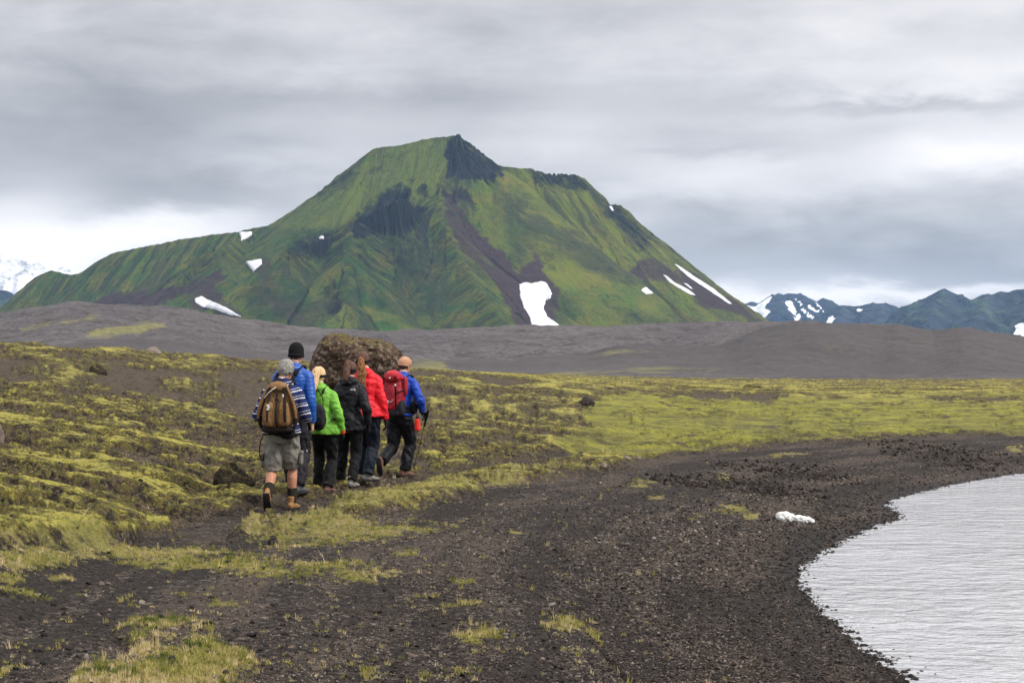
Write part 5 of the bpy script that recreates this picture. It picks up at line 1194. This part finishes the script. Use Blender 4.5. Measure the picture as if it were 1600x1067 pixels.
        bm = bmesh.new(); sellip(bm, (sd * .180, .03, .12), (.03, .05, .14), 2.6); finish('side_wing', bm, MM['redpack'], e, .009, 1)
    bm = bmesh.new(); loft(bm, *spline([(.07, -.165, -.08), (.03, -.172, -.12), (-.02, -.172, -.09), (.0, -.17, -.14)], [.0045] * 4, 4), n=6); finish('bungee_cord', bm, MM['white'], e, 0)
    bm = bmesh.new(); sellip(bm, (.01, -.148, .24), (.018, .006, .012), 2, nu=10, nv=6); finish('badge', bm, MM['white'], e, 0)
    sh_straps(Mn, e, c, MM['black'], .2, -.2, .032)
    bm = bmesh.new(); ring = [Mn['J'](.195 * math.cos(a), .155 * math.sin(a) - .01, .985) - c for a in [2 * math.pi * i / 24 for i in range(25)]]
    loft(bm, ring, [(.045, .018)] * 25, side=V3((0, 0, 1)), n=12, cap=0); finish('hip_belt', bm, MM['black'], e, .009, 2)
    bm = bmesh.new(); sellip(bm, Mn['J'](.225, .0, 1.03) - c, (.045, .07, .095), 2.4); finish('belt_pouch', bm, MM['black'], e, .009, 2, .006)
    # red bottle hanging from the hip belt
    p = Mn['J'](.30, -.02, .80); e = pack_root('drinking_bottle', Mn, p, 'red plastic bottle hanging from the hip belt of the leading man', 'bottle', None)
    bm = bmesh.new(); loft(bm, *spline([(0, 0, -.10), (0, 0, -.085), (0, 0, 0), (0, 0, .055), (0, 0, .075)], [.036, .043, .044, .040, .024], 4), n=20, cap=.2); finish('bottle_body', bm, MM['bottle'], e, 0)
    bm = bmesh.new(); loft(bm, [(0, 0, .078), (0, 0, .105)], [.024, .022], n=16, cap=.2); finish('cap', bm, MM['sole'], e, 0)
    bm = bmesh.new(); loft(bm, *spline([(0, 0, .10), (-.01, .0, .15), (-.05, .0, .205)], [.007, .006, .006], 4), n=8); finish('loop', bm, MM['black'], e, 0)
    # trekking pole held in the right hand, tip on the ground
    root = Mn['root']; wr = Mn['arms'][1][2]; Mw = Matrix.Translation(root.location) @ Matrix.Rotation(-Mn['yaw'], 4, 'Z')
    hd = V3((.25, .75, -.35)).normalized(); grip = Mw @ (wr + hd * .105 + V3((-.004, -.01, -.035)))
    tipy = 28.6; tipx = (647 - 800) / F * tipy; tz = float(G(np.array([tipx]), np.array([tipy]))[0][0]); tip = V3((tipx, tipy, tz))
    e = bpy.data.objects.new('trekking_pole', None); C.objects.link(e); e.location = tip; tag(e, 'thin yellow and grey trekking pole in the gloved hand of the leading man', 'trekking pole')
    ax = (grip - tip); L = ax.length; ax.normalize()
    for nm, t0, t1, r0, r1, mt in (('lower_shaft', .03, .52, .0065, .008, 'alu'), ('upper_shaft', .50, .86, .0095, .010, 'yellow'), ('grip', .84, 1.12, .016, .019, 'sole'), ('tip', 0, .035, .003, .006, 'alu')):
        bm = bmesh.new(); loft(bm, [ax * L * t0, ax * L * (t0 + t1) / 2, ax * L * t1], [r0, (r0 + r1) / 2, r1], n=10, cap=.5); finish(nm, bm, MM[mt], e, 0)
    bm = bmesh.new(); loft(bm, [ax * L * .055, ax * L * .065], [.028, .026], n=16, cap=.1); finish('basket', bm, MM['sole'], e, 0)
    bm = bmesh.new(); loft(bm, [ax * L * .49, ax * L * .53], [.012, .012], n=10, cap=.2); finish('clamp', bm, MM['sole'], e, 0)
    bm = bmesh.new(); loft(bm, *spline([ax * L * 1.10, ax * L * 1.06 + V3((-.04, -.02, 0)), ax * L * .97 + V3((-.05, -.03, -.02)), ax * L * .93 + V3((-.015, -.01, 0))], [(.009, .003)] * 4, 4), n=8); finish('wrist_loop', bm, MM['black'], e, 0)
hikers()

# ================================================================== BOULDERS, BAG, LONE ROCKS
def rock_material(name, c1, c2, c3, moss=0.5, sc=1.0):
    m, g, b = new_mat(name); co = g.new('ShaderNodeTexCoord').outputs['Object']
    n = g.noise(co, 3.0 * sc, 6, .7); n2 = g.noise(co, 12 * sc, 5, .75); v = g.voro(co, 9 * sc); vc = g.voro(co, 14 * sc, out='Color')
    s = g.new('ShaderNodeSeparateXYZ'); g.l.new(vc, s.inputs[0])
    col = g.mix(g.mapr(n, .35, .65), c1, c2); col = g.mix(g.mapr(s.outputs[0], .70, .95, 0, .75), col, c3); col = g.mix(g.mapr(n2, .48, .36, 0, .9), col, tuple(q * .25 for q in c1))
    nz = g.new('ShaderNodeSeparateXYZ'); g.l.new(g.new('ShaderNodeNewGeometry').outputs['Normal'], nz.inputs[0])
    mo = g.math('ADD', nz.outputs[2], g.math('MULTIPLY', g.math('SUBTRACT', n, .5), 1.6))
    col = g.mix(g.mapr(mo, 1.25 - moss, 1.55 - moss), col, g.mix(n2, (.05, .045, .010), (.20, .17, .03)))
    g.l.new(col, b.inputs['Base Color']); b.inputs['Roughness'].default_value = .95
    g.l.new(g.bump(g.math('ADD', n2, g.math('MULTIPLY', v, .7)), 1.0, .09 / sc), b.inputs['Normal']); return m
def boulder():
    m = rock_material('boulder_rock', (.050, .030, .019), (.150, .100, .070), (.30, .245, .20), .50, 1.25)
    Yb = 34.0; out = [(489,640),(487,612),(489,592),(492,570),(497,552),(505,537),(513,526),(525,524),(540,526),(560,531),(580,534),(600,537),(612,541),(620,548),(625,558),(627,570),(626,590),(618,612),(606,632),(590,655),(560,668),(520,668),(498,658)]
    pts = [at(px, py, Yb) for px, py in out]; cx = at(557, 600, Yb)
    bm = bmesh.new(); n = len(pts); rings = []
    # stacked outlines from back to front: a block with a broad face, shoulders and an undercut left foot
    prof = [(-1.0, .70), (-.92, .88), (-.6, .97), (0, 1.0), (.5, .985), (.78, .95), (.92, .88), (1.0, .72)]
    for t, k in prof:
        L = []
        for p in pts:
            q = cx + (p - cx) * k; low = max(0, (cx.z - .25 - q.z)); 
            yy = -t * .85 + (.30 * low if t > 0 else 0) - .20 * t * ((q.x - cx.x) / .9) * .6
            L.append(bm.verts.new(V3((q.x, Yb + yy, q.z + (.10 * t * -.5 if q.z > cx.z else 0)))))
        rings.append(L)
    for a, b in zip(rings[:-1], rings[1:]):
        for i in range(n): bm.faces.new((a[i], a[(i + 1) % n], b[(i + 1) % n], b[i]))
    bm.faces.new(rings[0][::-1]); bm.faces.new(rings[-1])
    # hollow under the left foot
    o = finish('boulder', bm, m, None, .020, 1)
    me = o.data; N_ = len(me.vertices); co = np.empty(N_ * 3, np.float32); me.vertices.foreach_get('co', co); co = co.reshape(-1, 3).astype(float); nr = np.empty(N_ * 3, np.float32); me.vertices.foreach_get('normal', nr); nr = nr.reshape(-1, 3)
    w = fbm3(co[:, 0] * 2.2, co[:, 1] * 2.2, co[:, 2] * 2.2, 3, 7) * .06 + (1 - 2 * np.abs(fbm3(co[:, 0] * 4.5, co[:, 1] * 4.5, co[:, 2] * 4.5, 3, 17))) * .045 + fbm3(co[:, 0] * 14, co[:, 1] * 14, co[:, 2] * 14, 3, 27) * .05
    und = np.clip((at(500, 598, Yb).z - co[:, 2]) / .35, 0, 1) * np.clip((at(560, 600, Yb).x - co[:, 0]) / .4, 0, 1) * (co[:, 1] < Yb + .2)
    co += nr * w[:, None]; co[:, 1] += und * .55; co[:, 0] += und * .12
    me.vertices.foreach_set('co', co.ravel().astype(np.float32)); me.update()
    tag(o, 'huge brown pitted boulder with moss on top, standing behind the walkers', 'boulder')
boulder()
def lone_rock(px, py, w_px, h_px, Yg, label, cat='rock', mat=None, moss=.2, seed=0, name='rock', sub=4):
    x = (px - 800) / F * Yg; z = float(G(np.array([x]), np.array([Yg]))[0][0]); w = w_px / F * Yg / 2; h = h_px / F * Yg
    bm = bmesh.new(); bmesh.ops.create_icosphere(bm, subdivisions=sub, radius=1); r = random.Random(seed)
    pl = [(V3((r.uniform(-1,1), r.uniform(-1,1), r.uniform(-.3,1))).normalized(), r.uniform(.62, .9)) for _ in range(9)]
    for v in bm.verts:
        for n, d in pl:
            q = v.co.dot(n)
            if q > d: v.co -= n * (q - d) * .85
    for v in bm.verts: v.co = V3((v.co.x * w * 1.1, v.co.y * w * .9, v.co.z * h * .95))
    o = finish(name, bm, mat, None, 0, 0, min(w, h) * .22, (3 / w, 3 / w, 3 / w), seed)
    o.location = (x, Yg, z + h * .12); o.rotation_euler = (0, 0, r.uniform(0, 1)); tag(o, label, cat); return o
M_DR = rock_material('dark_rock', (.028, .022, .018), (.060, .046, .038), (.11, .09, .08), .1, 5)
M_HM = rock_material('turf_hummock', (.020, .015, .011), (.055, .040, .026), (.09, .075, .045), .55, 4)
M_PR = rock_material('pale_rock', (.16, .12, .10), (.26, .20, .17), (.4, .36, .32), -.2, 6)
def yg(px, py):
    """distance at which the ground shows at this height of the picture"""
    Ys = np.linspace(9, 300, 6000); u = (px - 800) / F; z, _ = base_z(u * Ys, Ys); _, qy = project(u * Ys, Ys, z)
    i = np.argmax(qy <= py); return float(Ys[i])
lone_rock(153, 582, 27, 15, yg(153, 587), 'brown turf hummock alone on the upper slope to the left', 'hummock', M_HM, seed=3, name='turf_hummock')
lone_rock(240, 553, 24, 8, yg(240, 557), 'low reddish stone on the crest of the mossy slope', 'rock', M_PR, seed=4)
lone_rock(366, 757, 58, 30, yg(366, 771), 'large dark mossy hummock beside the path left of the walkers', 'hummock', M_HM, seed=5, name='turf_hummock')
lone_rock(916, 635, 24, 11, yg(916, 640), 'dark rounded rock alone on the open meadow right of the walkers', 'rock', M_DR, seed=6)
lone_rock(427, 845, 17, 13, yg(427, 851), 'small dark stone at the edge of the bare ground below the walkers', 'rock', M_DR, seed=7)
lone_rock(173, 835, 14, 12, yg(173, 841), 'small dark stone in the moss at the lower left', 'rock', M_DR, seed=8)
lone_rock(-3, 682, 18, 36, yg(0, 697), 'grey brown stone cut off by the left edge of the photo', 'rock', M_PR, seed=9)
lone_rock(1177, 610, 30, 6, yg(1177, 612), 'flat dark turf bank far out on the meadow', 'hummock', M_HM, seed=10, name='turf_hummock')
lone_rock(1529, 628, 34, 5, yg(1529, 630), 'long low dark turf bank at the right of the meadow', 'hummock', M_HM, seed=11, name='turf_hummock')
lone_rock(1173, 885, 9, 5, yg(1173, 887), 'small pale stone on the beach below the white bag', 'rock', M_PR, seed=12)
lone_rock(1113, 1030, 28, 9, yg(1113, 1033), 'flat grey slab among the shingle near the bottom edge', 'rock', M_DR, seed=13)
def plastic_bag():
    Yg = yg(1240, 815); m, g, b = new_mat('white_plastic'); co = g.new('ShaderNodeTexCoord').outputs['Object']; n = g.noise(co, 14, 5, .6, 1.0)
    b.inputs['Base Color'].default_value = (.66, .66, .645, 1); b.inputs['Roughness'].default_value = .35; b.inputs['Subsurface Weight'].default_value = .3; b.inputs['Subsurface Radius'].default_value = (.05, .05, .05)
    g.l.new(g.bump(n, .8, .03), b.inputs['Normal'])
    k = Yg / F; bm = bmesh.new()
    sellip(bm, V3((-13 * k, 0, 5.5 * k)), (16 * k, 12 * k, 9.0 * k), 2.3, Matrix.Rotation(.16, 3, 'Y')); sellip(bm, V3((9 * k, -2 * k, 3.5 * k)), (15 * k, 10 * k, 6.2 * k), 2.3, Matrix.Rotation(.10, 3, 'Y')); sellip(bm, V3((23 * k, -3 * k, 2.6 * k)), (9 * k, 7 * k, 4.6 * k), 2.2, Matrix.Rotation(.4, 3, 'Y'))
    loft(bm, [V3((24 * k, -3 * k, 3 * k)), V3((31 * k, -5 * k, 0.8 * k))], [(.02, .012), (.035, .006)], n=10)
    o = finish('plastic_bag', bm, m, None, .006, 1, .020, (14, 14, 18), 77)
    x = (1240 - 800) * k; z = float(G(np.array([x]), np.array([Yg]))[0][0]); o.location = (x, Yg, z - .005); tag(o, 'crumpled white plastic bag lying on the dark beach near the water', 'plastic bag')
plastic_bag()
for i, (px, py, w, lab) in enumerate(((978, 725, 13, 'pale flat stone at the grass edge behind the beach, larger of the two'), (997, 722, 8, 'small pale stone right beside the pale flat one at the grass edge'), (944, 735, 12, 'whitish stone at the tip of the grass strip where the gravel begins'))):
    lone_rock(px, py, w, 5, yg(px, py + 2), lab, 'rock', M_PR, seed=30 + i, sub=3)
